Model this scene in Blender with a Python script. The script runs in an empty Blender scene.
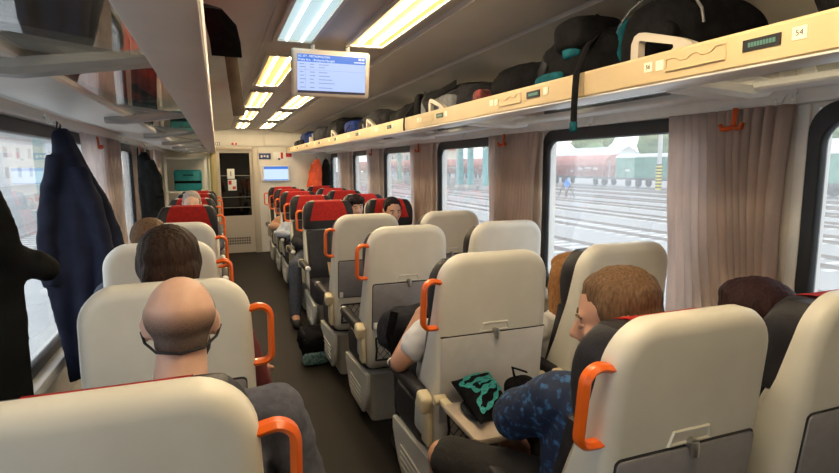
import bpy, bmesh, math, random
from mathutils import Vector, Matrix, noise
C = bpy.context.scene.collection
PI = math.pi
V = Vector
rnd = random.Random(7)
TMP = bpy.data.scenes.new('tmp')      # scratch scene for evaluating modifiers; removed at the end

def tmp_dg():
    with bpy.context.temp_override(scene=TMP, view_layer=TMP.view_layers[0]):
        dg = bpy.context.evaluated_depsgraph_get(); dg.update()
    return dg

# ---------------------------------------------------------------- materials
MATS = {}
def mat(name, col, rough=0.5, metal=0.0, var=0.0, scale=20.0, bump=0.0, bscale=60.0, stretch=None,
        col2=None, lo=0.4, hi=0.6, emit=None, es=0.0, coat=0.0, spec=None, sheen=0.0, detail=4.0):
    if name in MATS: return MATS[name]
    m = bpy.data.materials.new(name); m.use_nodes = True
    nt = m.node_tree; N = nt.nodes; L = nt.links
    b = N['Principled BSDF']
    b.inputs['Base Color'].default_value = (*col, 1)
    b.inputs['Roughness'].default_value = rough
    b.inputs['Metallic'].default_value = metal
    if coat: b.inputs['Coat Weight'].default_value = coat
    if spec is not None: b.inputs['Specular IOR Level'].default_value = spec
    if sheen: b.inputs['Sheen Weight'].default_value = sheen
    if emit:
        b.inputs['Emission Color'].default_value = (*emit, 1); b.inputs['Emission Strength'].default_value = es
    tc = N.new('ShaderNodeTexCoord'); mp = N.new('ShaderNodeMapping')
    L.new(tc.outputs['Object'], mp.inputs['Vector'])
    if stretch: mp.inputs['Scale'].default_value = stretch
    nz = N.new('ShaderNodeTexNoise'); nz.inputs['Scale'].default_value = scale; nz.inputs['Detail'].default_value = detail
    L.new(mp.outputs['Vector'], nz.inputs['Vector'])
    if col2 is not None or var:
        r = N.new('ShaderNodeValToRGB')
        c2 = col2 if col2 is not None else tuple(min(1, c*(1+var)) for c in col)
        c1 = col if col2 is not None else tuple(c*(1-var) for c in col)
        r.color_ramp.elements[0].position = lo; r.color_ramp.elements[1].position = hi
        r.color_ramp.elements[0].color = (*c1, 1); r.color_ramp.elements[1].color = (*c2, 1)
        L.new(nz.outputs['Fac'], r.inputs['Fac']); L.new(r.outputs['Color'], b.inputs['Base Color'])
    if bump:
        n2 = N.new('ShaderNodeTexNoise'); n2.inputs['Scale'].default_value = bscale
        L.new(mp.outputs['Vector'], n2.inputs['Vector'])
        bp = N.new('ShaderNodeBump'); bp.inputs['Strength'].default_value = bump; bp.inputs['Distance'].default_value = 0.01
        L.new(n2.outputs['Fac'], bp.inputs['Height']); L.new(bp.outputs['Normal'], b.inputs['Normal'])
    MATS[name] = m
    return m

def glass(name, tint=(0.96, 0.98, 0.98), veil=0.10, refl=1.0, vcol=(0.9, 0.93, 0.95), ior=1.5):
    if name in MATS: return MATS[name]
    m = bpy.data.materials.new(name); m.use_nodes = True
    nt = m.node_tree; N = nt.nodes; L = nt.links; N.clear()
    out = N.new('ShaderNodeOutputMaterial')
    tr = N.new('ShaderNodeBsdfTransparent'); tr.inputs['Color'].default_value = (*tint, 1)
    tl = N.new('ShaderNodeBsdfTranslucent'); tl.inputs['Color'].default_value = (*vcol, 1)
    gl = N.new('ShaderNodeBsdfGlossy'); gl.inputs['Roughness'].default_value = 0.02; gl.inputs['Color'].default_value = (refl, refl, refl, 1)
    nz = N.new('ShaderNodeTexNoise'); nz.inputs['Scale'].default_value = 3.0
    mm = N.new('ShaderNodeMath'); mm.operation = 'MULTIPLY'; mm.inputs[1].default_value = 2*veil
    L.new(nz.outputs['Fac'], mm.inputs[0])
    m1 = N.new('ShaderNodeMixShader'); L.new(mm.outputs[0], m1.inputs[0]); L.new(tr.outputs[0], m1.inputs[1]); L.new(tl.outputs[0], m1.inputs[2])
    ge = N.new('ShaderNodeNewGeometry'); io = N.new('ShaderNodeMapRange')
    io.inputs['To Min'].default_value = ior; io.inputs['To Max'].default_value = 1/ior
    L.new(ge.outputs['Backfacing'], io.inputs['Value'])
    fr = N.new('ShaderNodeFresnel'); L.new(io.outputs[0], fr.inputs['IOR'])
    m2 = N.new('ShaderNodeMixShader'); L.new(fr.outputs[0], m2.inputs[0]); L.new(m1.outputs[0], m2.inputs[1]); L.new(gl.outputs[0], m2.inputs[2])
    L.new(m2.outputs[0], out.inputs['Surface'])
    MATS[name] = m
    return m

def emis(name, col, s):
    return mat(name, (0.03, 0.03, 0.03), 0.4, emit=col, es=s)

cream   = mat('cream_plastic', (0.72, 0.70, 0.625), 0.36, var=0.03, scale=6)
creamlt = mat('cream_cap', (0.74, 0.64, 0.43), 0.4, var=0.03)
traygry = mat('tray_grey', (0.235, 0.228, 0.25), 0.45, var=0.04, scale=30)
traypal = mat('tray_recess_pale', (0.62, 0.61, 0.60), 0.45, var=0.03)
traytop = mat('tray_top', (0.56, 0.47, 0.38), 0.35, var=0.04)
darkgap = mat('dark_gap', (0.02, 0.02, 0.022), 0.6)
leather = mat('charcoal_leather', (0.022, 0.021, 0.025), 0.45, var=0.12, scale=25, bump=0.12, bscale=160, spec=0.3)
redcl   = mat('red_headrest_cloth', (0.62, 0.022, 0.018), 0.75, var=0.10, scale=40, bump=0.15, bscale=200)
redpip  = mat('dark_red_piping', (0.30, 0.02, 0.02), 0.7)
orange  = mat('orange_plastic', (0.83, 0.135, 0.008), 0.32, coat=0.3)
steel   = mat('brushed_steel', (0.55, 0.53, 0.5), 0.3, 1.0)
alum    = mat('aluminium', (0.80, 0.80, 0.79), 0.38, 0.7)
white   = mat('white_plastic', (0.80, 0.79, 0.76), 0.4)
sticker = mat('white_sticker', (0.84, 0.78, 0.66), 0.5)
blackp  = mat('black_plastic', (0.012, 0.012, 0.013), 0.45)
netm    = mat('black_net', (0.015, 0.015, 0.016), 0.7)
wallc   = mat('wall_cream', (0.72, 0.69, 0.63), 0.45, var=0.03, scale=4)
railc   = mat('rail_white', (0.80, 0.79, 0.76), 0.4, var=0.02)
ceilc   = mat('ceiling_panel', (0.52, 0.49, 0.44), 0.5, var=0.03, scale=3)
fasc    = mat('fascia_beige', (0.58, 0.45, 0.265), 0.42, var=0.03, scale=5)
fascl   = mat('fascia_greyish', (0.60, 0.52, 0.48), 0.42, var=0.03, scale=5)
beamg   = mat('beam_grey', (0.40, 0.41, 0.41), 0.4, 0.3)
floorm  = mat('floor_speckled', (0.011, 0.0078, 0.006), 0.6, col2=(0.021, 0.016, 0.0125), scale=230, lo=0.45, hi=0.62, bump=0.05, spec=0.22)
rubber  = mat('window_rubber', (0.012, 0.013, 0.015), 0.4)
curt    = mat('curtain_cloth', (0.82, 0.71, 0.65), 0.85, var=0.06, scale=12, bump=0.2, bscale=300, stretch=(1, 1, 0.3), sheen=0.1)
curtl   = mat('curtain_cloth_pale', (0.86, 0.79, 0.77), 0.85, var=0.05, scale=12, bump=0.2, bscale=300, sheen=0.1)
def translucent(m, f):
    nt = m.node_tree; N = nt.nodes; b = N['Principled BSDF']; out = [n for n in N if n.type == 'OUTPUT_MATERIAL'][0]
    tl = N.new('ShaderNodeBsdfTranslucent'); mx = N.new('ShaderNodeMixShader'); mx.inputs[0].default_value = f
    if b.inputs['Base Color'].links: nt.links.new(b.inputs['Base Color'].links[0].from_socket, tl.inputs['Color'])
    nt.links.new(b.outputs[0], mx.inputs[1]); nt.links.new(tl.outputs[0], mx.inputs[2]); nt.links.new(mx.outputs[0], out.inputs['Surface'])
translucent(curt, 0.5); translucent(curtl, 0.5)
winglass = glass('window_glass', veil=0.16)
shelfgl = glass('shelf_glass', tint=(0.88, 0.89, 0.88), veil=0.02, ior=1.45)
endglass = glass('door_glass', tint=(0.25, 0.25, 0.25), veil=0.01, ior=1.7)
warm_a  = emis('lamp_warm', (1.0, 0.50, 0.09), 1.15)
warm_b  = emis('lamp_warm_pale', (1.0, 0.58, 0.15), 1.2)
cool_l  = emis('lamp_cool', (0.52, 0.70, 0.72), 0.85)
lampbox = mat('lamp_housing', (0.62, 0.58, 0.50), 0.4)

# ---------------------------------------------------------------- mesh helpers
def link(o, parent=None):
    C.objects.link(o)
    if parent is not None: o.parent = parent
    return o

def fin(name, bm, m, parent=None, smooth=True, angle=40):
    bmesh.ops.recalc_face_normals(bm, faces=bm.faces)
    me = bpy.data.meshes.new(name); bm.to_mesh(me); bm.free()
    setup(me, m, smooth, angle)
    return link(bpy.data.objects.new(name, me), parent)

def setup(me, m, smooth=True, angle=40):
    ms = m if isinstance(m, (list, tuple)) else [m]
    for x in ms: me.materials.append(x)
    if smooth:
        for p in me.polygons: p.use_smooth = True
        try: me.set_sharp_from_angle(angle=math.radians(angle))
        except Exception: pass

def thing(name, label, cat, loc=(0, 0, 0), rotz=0.0, group=None):
    o = bpy.data.objects.new(name, None); C.objects.link(o)
    o.empty_display_size = 0.1
    o.location = loc; o.rotation_euler = (0, 0, rotz)
    o['label'] = label; o['category'] = cat
    if group: o['group'] = group
    return o

def tag(o, label, cat, group=None, kind=None):
    o['label'] = label; o['category'] = cat
    if group: o['group'] = group
    if kind: o['kind'] = kind
    return o

def struct(o):
    o['kind'] = 'structure'; return o

def box(bm, a, b, bev=0.0, seg=2):
    r = bmesh.ops.create_cube(bm, size=1.0)
    vs = r['verts']
    for v in vs:
        v.co = V(((a[i] + b[i]) / 2 + v.co[i] * (b[i] - a[i])) for i in range(3))
    if bev:
        es = list({e for v in vs for e in v.link_edges})
        bmesh.ops.bevel(bm, geom=es, offset=bev, segments=seg, profile=0.5, affect='EDGES')
    return vs

def obox(bm, c, size, rot=None, bev=0.0, seg=2):
    n0 = set(bm.verts)
    box(bm, [-s/2 for s in size], [s/2 for s in size], bev, seg)
    M = Matrix.Translation(V(c)) @ (rot.to_4x4() if rot is not None else Matrix())
    for v in bm.verts:
        if v not in n0: v.co = M @ v.co

def loft(bm, rings, cap0=True, cap1=True, closed=True):
    R = [[bm.verts.new(p) for p in r] for r in rings]
    n = len(R[0])
    for a, b in zip(R, R[1:]):
        for i in range(n if closed else n-1):
            j = (i+1) % n
            try: bm.faces.new((a[i], a[j], b[j], b[i]))
            except ValueError: pass
    if cap0 and closed: bm.faces.new(list(reversed(R[0])))
    if cap1 and closed: bm.faces.new(R[-1])
    return R

def tube(bm, pts, r, n=8, cap=True):
    pts = [V(p) for p in pts]
    rs = r if isinstance(r, (list, tuple)) else [r]*len(pts)
    rings = []; up = None
    for i, p in enumerate(pts):
        d = (pts[min(i+1, len(pts)-1)] - pts[max(i-1, 0)]).normalized()
        if up is None:
            up = V((0, 0, 1)) if abs(d.z) < 0.9 else V((0, 1, 0))
        s = d.cross(up).normalized(); up = s.cross(d).normalized()
        rings.append([p + (s*math.cos(2*PI*k/n) + up*math.sin(2*PI*k/n))*rs[i] for k in range(n)])
    loft(bm, rings, cap, cap)

def strap(bm, pts, w, t, side):
    """flat band swept along pts; side = width direction"""
    pts = [V(p) for p in pts]; side = V(side).normalized(); rings = []
    for i, p in enumerate(pts):
        d = (pts[min(i+1, len(pts)-1)] - pts[max(i-1, 0)]).normalized()
        s = (side - d*side.dot(d)).normalized(); nn = d.cross(s)
        b = t*0.45
        prof = [(-w/2, -t/2+b), (-w/2+b, -t/2), (w/2-b, -t/2), (w/2, -t/2+b), (w/2, t/2-b), (w/2-b, t/2), (-w/2+b, t/2), (-w/2, t/2-b)]
        rings.append([p + s*x + nn*y for x, y in prof])
    loft(bm, rings)

def arc(c, r, a0, a1, n):
    return [(c[0]+r*math.cos(a0+(a1-a0)*i/n), c[1]+r*math.sin(a0+(a1-a0)*i/n)) for i in range(n+1)]

def rrect(x0, z0, x1, z1, r, n=6):
    return (arc((x1-r, z1-r), r, 0, PI/2, n) + arc((x0+r, z1-r), r, PI/2, PI, n)
            + arc((x0+r, z0+r), r, PI, 1.5*PI, n) + arc((x1-r, z0+r), r, 1.5*PI, 2*PI, n))

def inset(poly, d):
    """inset a CCW polygon by d (miter)"""
    n = len(poly); out = []
    for i in range(n):
        p0 = V(poly[i-1]); p = V(poly[i]); p1 = V(poly[(i+1) % n])
        e0 = (p-p0); e1 = (p1-p)
        if e0.length < 1e-7: e0 = e1
        if e1.length < 1e-7: e1 = e0
        n0 = V((-e0.y, e0.x)).normalized(); n1 = V((-e1.y, e1.x)).normalized()
        m = (n0+n1); m = m/max(0.3, m.length_squared)*2
        out.append((p.x+m.x*d, p.y+m.y*d))
    return out

def ell(bm, c, r, rot=None, seg=16, ring=10):
    n0 = set(bm.verts)
    bmesh.ops.create_uvsphere(bm, u_segments=seg, v_segments=ring, radius=1.0)
    M = Matrix.Translation(V(c)) @ (rot.to_4x4() if rot is not None else Matrix()) @ Matrix.Diagonal((r[0], r[1], r[2], 1))
    for v in bm.verts:
        if v not in n0: v.co = M @ v.co

def capsule(bm, p0, r0, p1, r1, n=14):
    p0 = V(p0); p1 = V(p1); d = (p1-p0).normalized()
    pts = []; rs = []
    for k in range(4, 0, -1):
        a = k/4*PI/2*0.98; pts.append(p0 - d*r0*math.sin(a)); rs.append(r0*math.cos(a))
    for k in range(0, 5): pts.append(p0.lerp(p1, k/4)); rs.append(r0+(r1-r0)*k/4)
    for k in range(1, 5):
        a = k/4*PI/2*0.98; pts.append(p1 + d*r1*math.sin(a)); rs.append(r1*math.cos(a))
    # straight tube with fixed frame
    up = V((0, 0, 1)) if abs(d.z) < 0.9 else V((0, 1, 0))
    s = d.cross(up).normalized(); up = s.cross(d)
    rings = [[p + (s*math.cos(2*PI*k/n) + up*math.sin(2*PI*k/n))*r for k in range(n)] for p, r in zip(pts, rs)]
    loft(bm, rings)

def remesh(bm, voxel, smooth=6, disp=None):
    bmesh.ops.recalc_face_normals(bm, faces=bm.faces)
    me = bpy.data.meshes.new('tmp'); bm.to_mesh(me); bm.free()
    o = bpy.data.objects.new('tmp', me); TMP.collection.objects.link(o)
    md = o.modifiers.new('r', 'REMESH'); md.mode = 'VOXEL'; md.voxel_size = voxel
    if smooth:
        s = o.modifiers.new('s', 'SMOOTH'); s.iterations = smooth; s.factor = 0.5
    dg = tmp_dg()
    res = bpy.data.meshes.new_from_object(o.evaluated_get(dg), depsgraph=dg)
    bpy.data.objects.remove(o); bpy.data.meshes.remove(me)
    if disp:
        cs = [v.co.copy() for v in res.vertices]; ns = [v.normal.copy() for v in res.vertices]
        res.vertices.foreach_set('co', [q for c, nn in zip(cs, ns) for q in (c + nn*disp(c))]); res.update()
    return res

def fin_re(name, bm, m, parent, voxel, smooth=6, disp=None):
    me = remesh(bm, voxel, smooth, disp); me.name = name
    setup(me, m, True, 180)
    return link(bpy.data.objects.new(name, me), parent)

def text(name, s, size, m, parent, loc, rot, align='LEFT', depth=0.0008):
    cu = bpy.data.curves.new('t', 'FONT'); cu.body = s; cu.size = size; cu.align_x = align; cu.extrude = depth
    cu.resolution_u = 3
    o = bpy.data.objects.new('t', cu); TMP.collection.objects.link(o)
    dg = tmp_dg()
    me = bpy.data.meshes.new_from_object(o.evaluated_get(dg), depsgraph=dg)
    bpy.data.objects.remove(o); bpy.data.curves.remove(cu)
    me.materials.clear(); me.materials.append(m)
    t = bpy.data.objects.new(name, me); link(t, parent)
    t.location = loc; t.rotation_euler = rot
    return t
# ---------------------------------------------------------------- bags and coats
fab_black = mat('bag_black', (0.0075, 0.0075, 0.009), 0.75, var=0.25, scale=30, bump=0.25, bscale=120, spec=0.04)
fab_dark = mat('bag_charcoal', (0.030, 0.030, 0.035), 0.75, var=0.2, scale=25, bump=0.25, bscale=120, spec=0.04)
fab_grey = mat('bag_grey', (0.20, 0.21, 0.23), 0.75, var=0.12, scale=25, bump=0.25, bscale=120, spec=0.04)
fab_teal = mat('bag_teal', (0.008, 0.075, 0.10), 0.7, var=0.15, scale=25, bump=0.2, bscale=120, spec=0.04)
fab_blue = mat('bag_blue', (0.015, 0.03, 0.13), 0.7, var=0.15, scale=25, bump=0.2, bscale=120, spec=0.04)
fab_red = mat('bag_red', (0.72, 0.035, 0.025), 0.6, var=0.12, scale=20, bump=0.2, bscale=90)
fab_brown = mat('strap_brown', (0.115, 0.085, 0.055), 0.8, var=0.1)
zipm = mat('zip_grey', (0.12, 0.12, 0.13), 0.5)
def blob(bm, c, s, seed=0, e=0.55, nz=0.10, f=6.0, rot=None, nu=40, nv=24):
    """soft superellipsoid, creased by noise"""
    c = V(c); rings = []
    for j in range(1, nv):
        a = -PI/2 + PI*j/nv; r = []
        for i in range(nu):
            t = 2*PI*i/nu
            q = lambda x: math.copysign(abs(x)**e, x)
            p = V((q(math.cos(a))*q(math.cos(t))*s[0]/2, q(math.cos(a))*q(math.sin(t))*s[1]/2, q(math.sin(a))*s[2]/2))
            nz2 = nz*1.25; k = 1 + nz2*noise.noise(p*f+V((seed*3.1, seed*1.7, 0))) + nz*0.5*noise.noise(p*f*2.6+V((0, seed*2.3, 5))) - nz*0.9*abs(noise.noise(p*f*1.7+V((9, seed, 2))))
            p = p*k
            if rot is not None: p = rot @ p
            r.append(c+p)
        rings.append(r)
    loft(bm, rings)
def bag(lab, c, s, m=None, seed=1, nz=0.12, name='bag', cat='bag', group=None, e=0.55, extras=()):
    """c = centre of the underside"""
    t = thing(name, lab, cat, c, 0, group)
    bm = bmesh.new(); blob(bm, (0, 0, s[2]/2), s, seed, e, nz); fin('body', bm, m or fab_black, t, True, 180)
    for ex in extras:
        k = ex[0]
        bm = bmesh.new()
        if k == 'pocket': blob(bm, ex[1], ex[2], seed+5, 0.5, 0.08); fin('pocket', bm, ex[3], t, True, 180)
        elif k == 'strap': strap(bm, ex[1], ex[2], 0.006, ex[3]); fin('strap', bm, ex[4], t, True, 60)
        elif k == 'handle': tube(bm, ex[1], ex[2], 8); fin('handle', bm, ex[3], t)
        elif k == 'zip': tube(bm, ex[1], 0.004, 6); fin('zip', bm, zipm, t)
        elif k == 'buckle': obox(bm, ex[1], ex[2], None, 0.006); fin('buckle', bm, ex[3], t)
    return t
G = 'bags on the right luggage rack'
RZ = 1.768; BX = 1.47
bag('black bag with red end on the right rack at the top right corner', (BX-0.02, 0.66, RZ), (0.42, 0.50, 0.22), fab_black, 1, 0.08, group=G,
    extras=[('pocket', (-0.08, -0.02, 0.12), (0.30, 0.24, 0.21), fab_red), ('strap', [(-0.215, 0.1, 0.06), (-0.2, 0.12, 0.15), (-0.05, 0.14, 0.228)], 0.03, (0, 1, 0), fab_dark)])
bag('big rounded black backpack with a teal edge on the right rack', (BX-0.01, 1.375, RZ), (0.46, 0.33, 0.275), fab_black, 2, 0.06, 'backpack', 'backpack', G, 0.75,
    [('zip', [(-0.16, 0.185*math.cos(a), 0.145+0.13*math.sin(a)) for a in [PI*k/10 for k in range(11)]]),
     ('pocket', (-0.06, 0.155, 0.16), (0.22, 0.05, 0.17), fab_teal), ('pocket', (-0.19, -0.02, 0.10), (0.08, 0.22, 0.16), fab_black)])
bag('black and teal hiking backpack lying on the right rack with a strap hanging down', (BX-0.03, 1.75, RZ), (0.44, 0.50, 0.25), fab_black, 3, 0.10, 'backpack', 'backpack', G, 0.6,
    [('pocket', (-0.19, 0.08, 0.065), (0.09, 0.18, 0.07), fab_teal), ('pocket', (-0.14, -0.06, 0.21), (0.22, 0.20, 0.12), fab_black), ('pocket', (-0.205, -0.06, 0.16), (0.05, 0.10, 0.06), fab_teal),
     ('strap', [(-0.15, -0.14, 0.22), (-0.235, -0.17, 0.15), (-0.275, -0.185, 0.075), (-0.296, -0.20, 0.050), (-0.299, -0.20, 0.0), (-0.297, -0.195, -0.05), (-0.294, -0.19, -0.105)], 0.034, (0, 1, 0), fab_black),
     ('buckle', (-0.293, -0.188, -0.122), (0.012, 0.036, 0.036), fab_teal),
     ('strap', [(-0.12, 0.02, 0.245), (-0.16, 0.08, 0.24), (-0.20, 0.12, 0.17), (-0.225, 0.13, 0.08)], 0.03, (0, 0.6, 1), fab_dark),
     ('handle', [(-0.1, -0.1, 0.25), (-0.11, -0.06, 0.285), (-0.1, 0.0, 0.255)], 0.010, fab_black)])
bag('black travel bag with a red patterned scarf on its far end, on the right rack', (BX, 2.27, RZ), (0.40, 0.44, 0.215), fab_black, 4, 0.12, 'travel_bag', 'bag', G, 0.6,
    [('pocket', (-0.19, 0.225, 0.085), (0.09, 0.09, 0.09), mat('scarf_red', (0.25, 0.03, 0.03), 0.8, col2=(0.05, 0.02, 0.02), scale=40)), ('handle', [(-0.19, 0.15, 0.075), (-0.225, 0.2, 0.065), (-0.21, 0.26, 0.085), (-0.18, 0.27, 0.09)], 0.009, fab_grey)])
bag('grey and black backpack with dangling straps on the right rack', (BX-0.04, 3.02, RZ), (0.40, 0.70, 0.22), fab_dark, 5, 0.12, 'backpack', 'backpack', G, 0.6,
    [('strap', [(-0.16, -0.22, 0.20), (-0.21, -0.10, 0.16), (-0.22, 0.10, 0.16), (-0.17, 0.26, 0.19)], 0.05, (0.3, 0, 1), fab_black), ('strap', [(-0.03, -0.33, 0.1), (-0.03, -0.2, 0.21), (-0.03, 0.1, 0.228), (-0.03, 0.33, 0.12)], 0.09, (1, 0, 0), fab_black),
     ('pocket', (-0.175, 0.27, 0.10), (0.10, 0.10, 0.20), fab_black), ('strap', [(-0.205, 0.30, 0.18), (-0.25, 0.31, 0.10), (-0.286, 0.31, 0.050), (-0.289, 0.31, 0.0), (-0.287, 0.31, -0.03)], 0.024, (0, 1, 0), fab_black), ('pocket', (-0.175, -0.08, 0.085), (0.08, 0.36, 0.13), fab_grey), ('pocket', (-0.17, 0.24, 0.09), (0.07, 0.16, 0.14), fab_grey)])
bag('low black bag on the right rack behind the grey backpack', (BX-0.02, 3.78, RZ), (0.42, 0.60, 0.19), fab_black, 6, 0.12, group=G, extras=[('strap', [(-0.2, -0.2, 0.06), (-0.13, -0.05, 0.17), (-0.2, 0.2, 0.06)], 0.03, (1, 0, 0.5), fab_dark)])
bag('black sports bag with grey handle loops on the right rack beyond the hanging screen', (BX-0.02, 4.62, RZ), (0.42, 0.74, 0.22), fab_dark, 7, 0.12, group=G, extras=[('handle', [(-0.19, -0.25, 0.10), (-0.23, -0.2, 0.07), (-0.235, 0.0, 0.06), (-0.20, 0.15, 0.12)], 0.011, fab_grey), ('pocket', (-0.17, 0.2, 0.09), (0.1, 0.2, 0.14), fab_black)])
bag('small blue pouch bag at the front edge of the right rack', (BX-0.10, 5.32, RZ), (0.30, 0.36, 0.19), fab_blue, 8, 0.12, group=G, extras=[('strap', [(-0.14, -0.1, 0.14), (-0.19, -0.16, 0.08), (-0.185, -0.16, 0.02)], 0.025, (0, 1, 0), fab_black)])
bag('large black rucksack next to the blue pouch on the right rack', (BX-0.03, 6.12, RZ), (0.44, 0.95, 0.275), fab_black, 9, 0.12, 'rucksack', 'backpack', G, extras=[('strap', [(-0.19, 0.2, 0.2), (-0.225, 0.22, 0.1), (-0.215, 0.22, 0.0)], 0.035, (0, 1, 0), fab_dark), ('pocket', (-0.18, -0.2, 0.1), (0.1, 0.3, 0.15), fab_dark)])
bag('tall dark bag with a pale tag toward the far end of the right rack', (BX-0.05, 7.15, RZ), (0.40, 0.80, 0.25), fab_dark, 10, 0.12, group=G, extras=[('buckle', (-0.205, 0.15, 0.12), (0.01, 0.08, 0.10), fab_grey)])
bag('dark blue bag near the far end of the right rack', (BX-0.07, 8.15, RZ), (0.40, 0.85, 0.24), fab_blue, 11, 0.12, group=G, extras=[('pocket', (-0.18, 0.1, 0.08), (0.08, 0.4, 0.12), fab_black)])
bag('round black bag at the very end of the right rack', (BX-0.07, 9.1, RZ), (0.38, 0.62, 0.18), fab_black, 12, 0.10, group=G, e=0.8, extras=[('pocket', (-0.16, -0.1, 0.07), (0.08, 0.2, 0.1), fab_dark)])
G2 = 'bags on the left luggage rack'
bag('red backpack with black straps lying on the left glass shelf', (-0.28, 2.12, 1.766), (0.34, 0.95, 0.20), fab_red, 13, 0.10, 'backpack', 'backpack', G2, 0.6,
    [('strap', [(-0.12, -0.36, 0.06), (-0.10, -0.2, -0.004), (-0.06, 0.0, -0.004), (-0.02, 0.2, -0.004), (0.02, 0.33, 0.04)], 0.05, (1, 0, 0), fab_black), ('strap', [(0.03, -0.34, 0.06), (0.05, -0.2, -0.004), (0.07, 0.02, -0.004), (0.10, 0.2, 0.0)], 0.03, (1, 0, 0), fab_dark),
     ('buckle', (0.05, 0.12, -0.004), (0.045, 0.06, 0.010), zipm)])
bag('black bag overhanging the front edge of the left rack near the camera', (-0.42, 1.33, 1.766), (0.46, 0.62, 0.20), fab_black, 14, 0.10, group=G2,
    extras=[('strap', [(0.10, 0.20, 0.16), (0.30, 0.30, 0.20), (0.415, 0.45, 0.225), (0.455, 0.58, 0.21), (0.468, 0.66, 0.17), (0.472, 0.70, 0.13)], 0.10, (1, 0, -0.2), fab_black),
            ('strap', [(0.15, 0.25, 0.17), (0.40, 0.55, 0.24), (0.475, 0.80, 0.25), (0.495, 1.00, 0.19), (0.51, 1.09, 0.07), (0.52, 1.12, -0.035)], 0.050, (1, 0, 0), fab_brown)])
bag('teal bag on the left glass shelf past the red backpack', (-0.33, 3.25, 1.766), (0.34, 0.62, 0.18), fab_teal, 15, 0.10, group=G2, extras=[('zip', [(0.165, -0.25, 0.1), (0.172, 0, 0.11), (0.165, 0.25, 0.1)])])
bag('dark bag on the left rack beyond the teal bag', (-0.30, 4.3, 1.766), (0.42, 0.9, 0.2), fab_black, 16, 0.12, group=G2, extras=[('pocket', (0.17, 0.1, 0.1), (0.1, 0.3, 0.12), fab_red)])
# luggage stand at the far left end with a teal suitcase
t = thing('luggage_stand', 'white framed luggage stand in the far left corner by the end wall', 'luggage stand', (-0.42, 9.40, 0))
for x in (-0.33, 0.24):
    bm = bmesh.new(); box(bm, (x-0.02, -0.22, 0), (x+0.02, -0.18, 1.68), 0.004); fin('post', bm, white, t, False)
for z in (0.35, 1.13, 1.66):
    bm = bmesh.new(); box(bm, (-0.33, -0.22, z-0.03), (0.24, 0.34, z)); fin('shelf', bm, white, t, False)
t = thing('suitcase', 'teal suitcase on the luggage stand in the far left corner', 'suitcase', (-0.43, 9.45, 1.132))
bm = bmesh.new(); box(bm, (-0.21, -0.25, 0.0), (0.19, 0.2, 0.33), 0.04, 3); fin('shell', bm, mat('suitcase_teal', (0.01, 0.24, 0.27), 0.5, var=0.1), t)
bm = bmesh.new(); box(bm, (-0.205, -0.258, 0.12), (0.185, -0.249, 0.16)); fin('band', bm, fab_black, t, False)
bm = bmesh.new(); tube(bm, [(-0.07, -0.25, 0.25), (-0.07, -0.28, 0.25), (0.07, -0.28, 0.25), (0.07, -0.25, 0.25)], 0.008, 6); fin('handle', bm, fab_black, t)
# black bag on the aisle floor
bag('black bag standing on the aisle floor beside the farthest cream aisle seat', (0.645, 4.12, 0.001), (0.25, 0.32, 0.26), fab_black, 17, 0.16, 'bag', 'bag', None, 0.65,
    [('strap', [(-0.08, -0.12, 0.2), (-0.10, -0.02, 0.275), (-0.08, 0.1, 0.2)], 0.025, (1, 0, 0), fab_dark), ('pocket', (-0.02, -0.15, 0.06), (0.20, 0.06, 0.10), mat('bag_teal_mesh', (0.03, 0.09, 0.10), 0.7, col2=(0.15, 0.25, 0.26), scale=60))])
# bag on the folded-down tray: flat black cloth bag with a turquoise print, a dark pouch under it
t = thing('cloth_bag', 'flat black cloth bag with turquoise loops lying on the folded down tray', 'bag', (0.845, 1.60, 0.676))
A, B2, Cc, D = V((-0.065, 0.155, 0.028)), V((0.105, 0.180, 0.028)), V((0.075, -0.02, 0.004)), V((-0.085, -0.125, 0.0))
def bl(u, v, h):
    p = A.lerp(B2, u).lerp(D.lerp(Cc, u), v); return p + V((0, 0, h))
bm = bmesh.new(); nu = 14
def hh(u, v): return 0.032*(math.sin(PI*u)*math.sin(PI*v))**0.35 if 0 < u < 1 and 0 < v < 1 else 0.0
top = [[bm.verts.new(bl(i/nu, j/nu, 0.012+hh(i/nu, j/nu)*0.8+0.004*noise.noise(V((i*0.7, j*0.7, 1))))) for i in range(nu+1)] for j in range(nu+1)]
bot = [[bm.verts.new(bl(i/nu, j/nu, 0.004-hh(i/nu, j/nu)*0.5)) for i in range(nu+1)] for j in range(nu+1)]
for j in range(nu):
    for i in range(nu):
        bm.faces.new((top[j][i], top[j][i+1], top[j+1][i+1], top[j+1][i])); bm.faces.new((bot[j][i], bot[j+1][i], bot[j+1][i+1], bot[j][i+1]))
for i in range(nu):
    for (a, b, c2, d2) in ((top[0][i+1], top[0][i], bot[0][i], bot[0][i+1]), (top[nu][i], top[nu][i+1], bot[nu][i+1], bot[nu][i]), (top[i][0], top[i+1][0], bot[i+1][0], bot[i][0]), (top[i+1][nu], top[i][nu], bot[i][nu], bot[i+1][nu])):
        bm.faces.new((a, b, c2, d2))
fin('body', bm, fab_black, t, True, 60)
turqp = mat('turquoise_print', (0.07, 0.50, 0.50), 0.6, var=0.25, scale=120)
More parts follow.
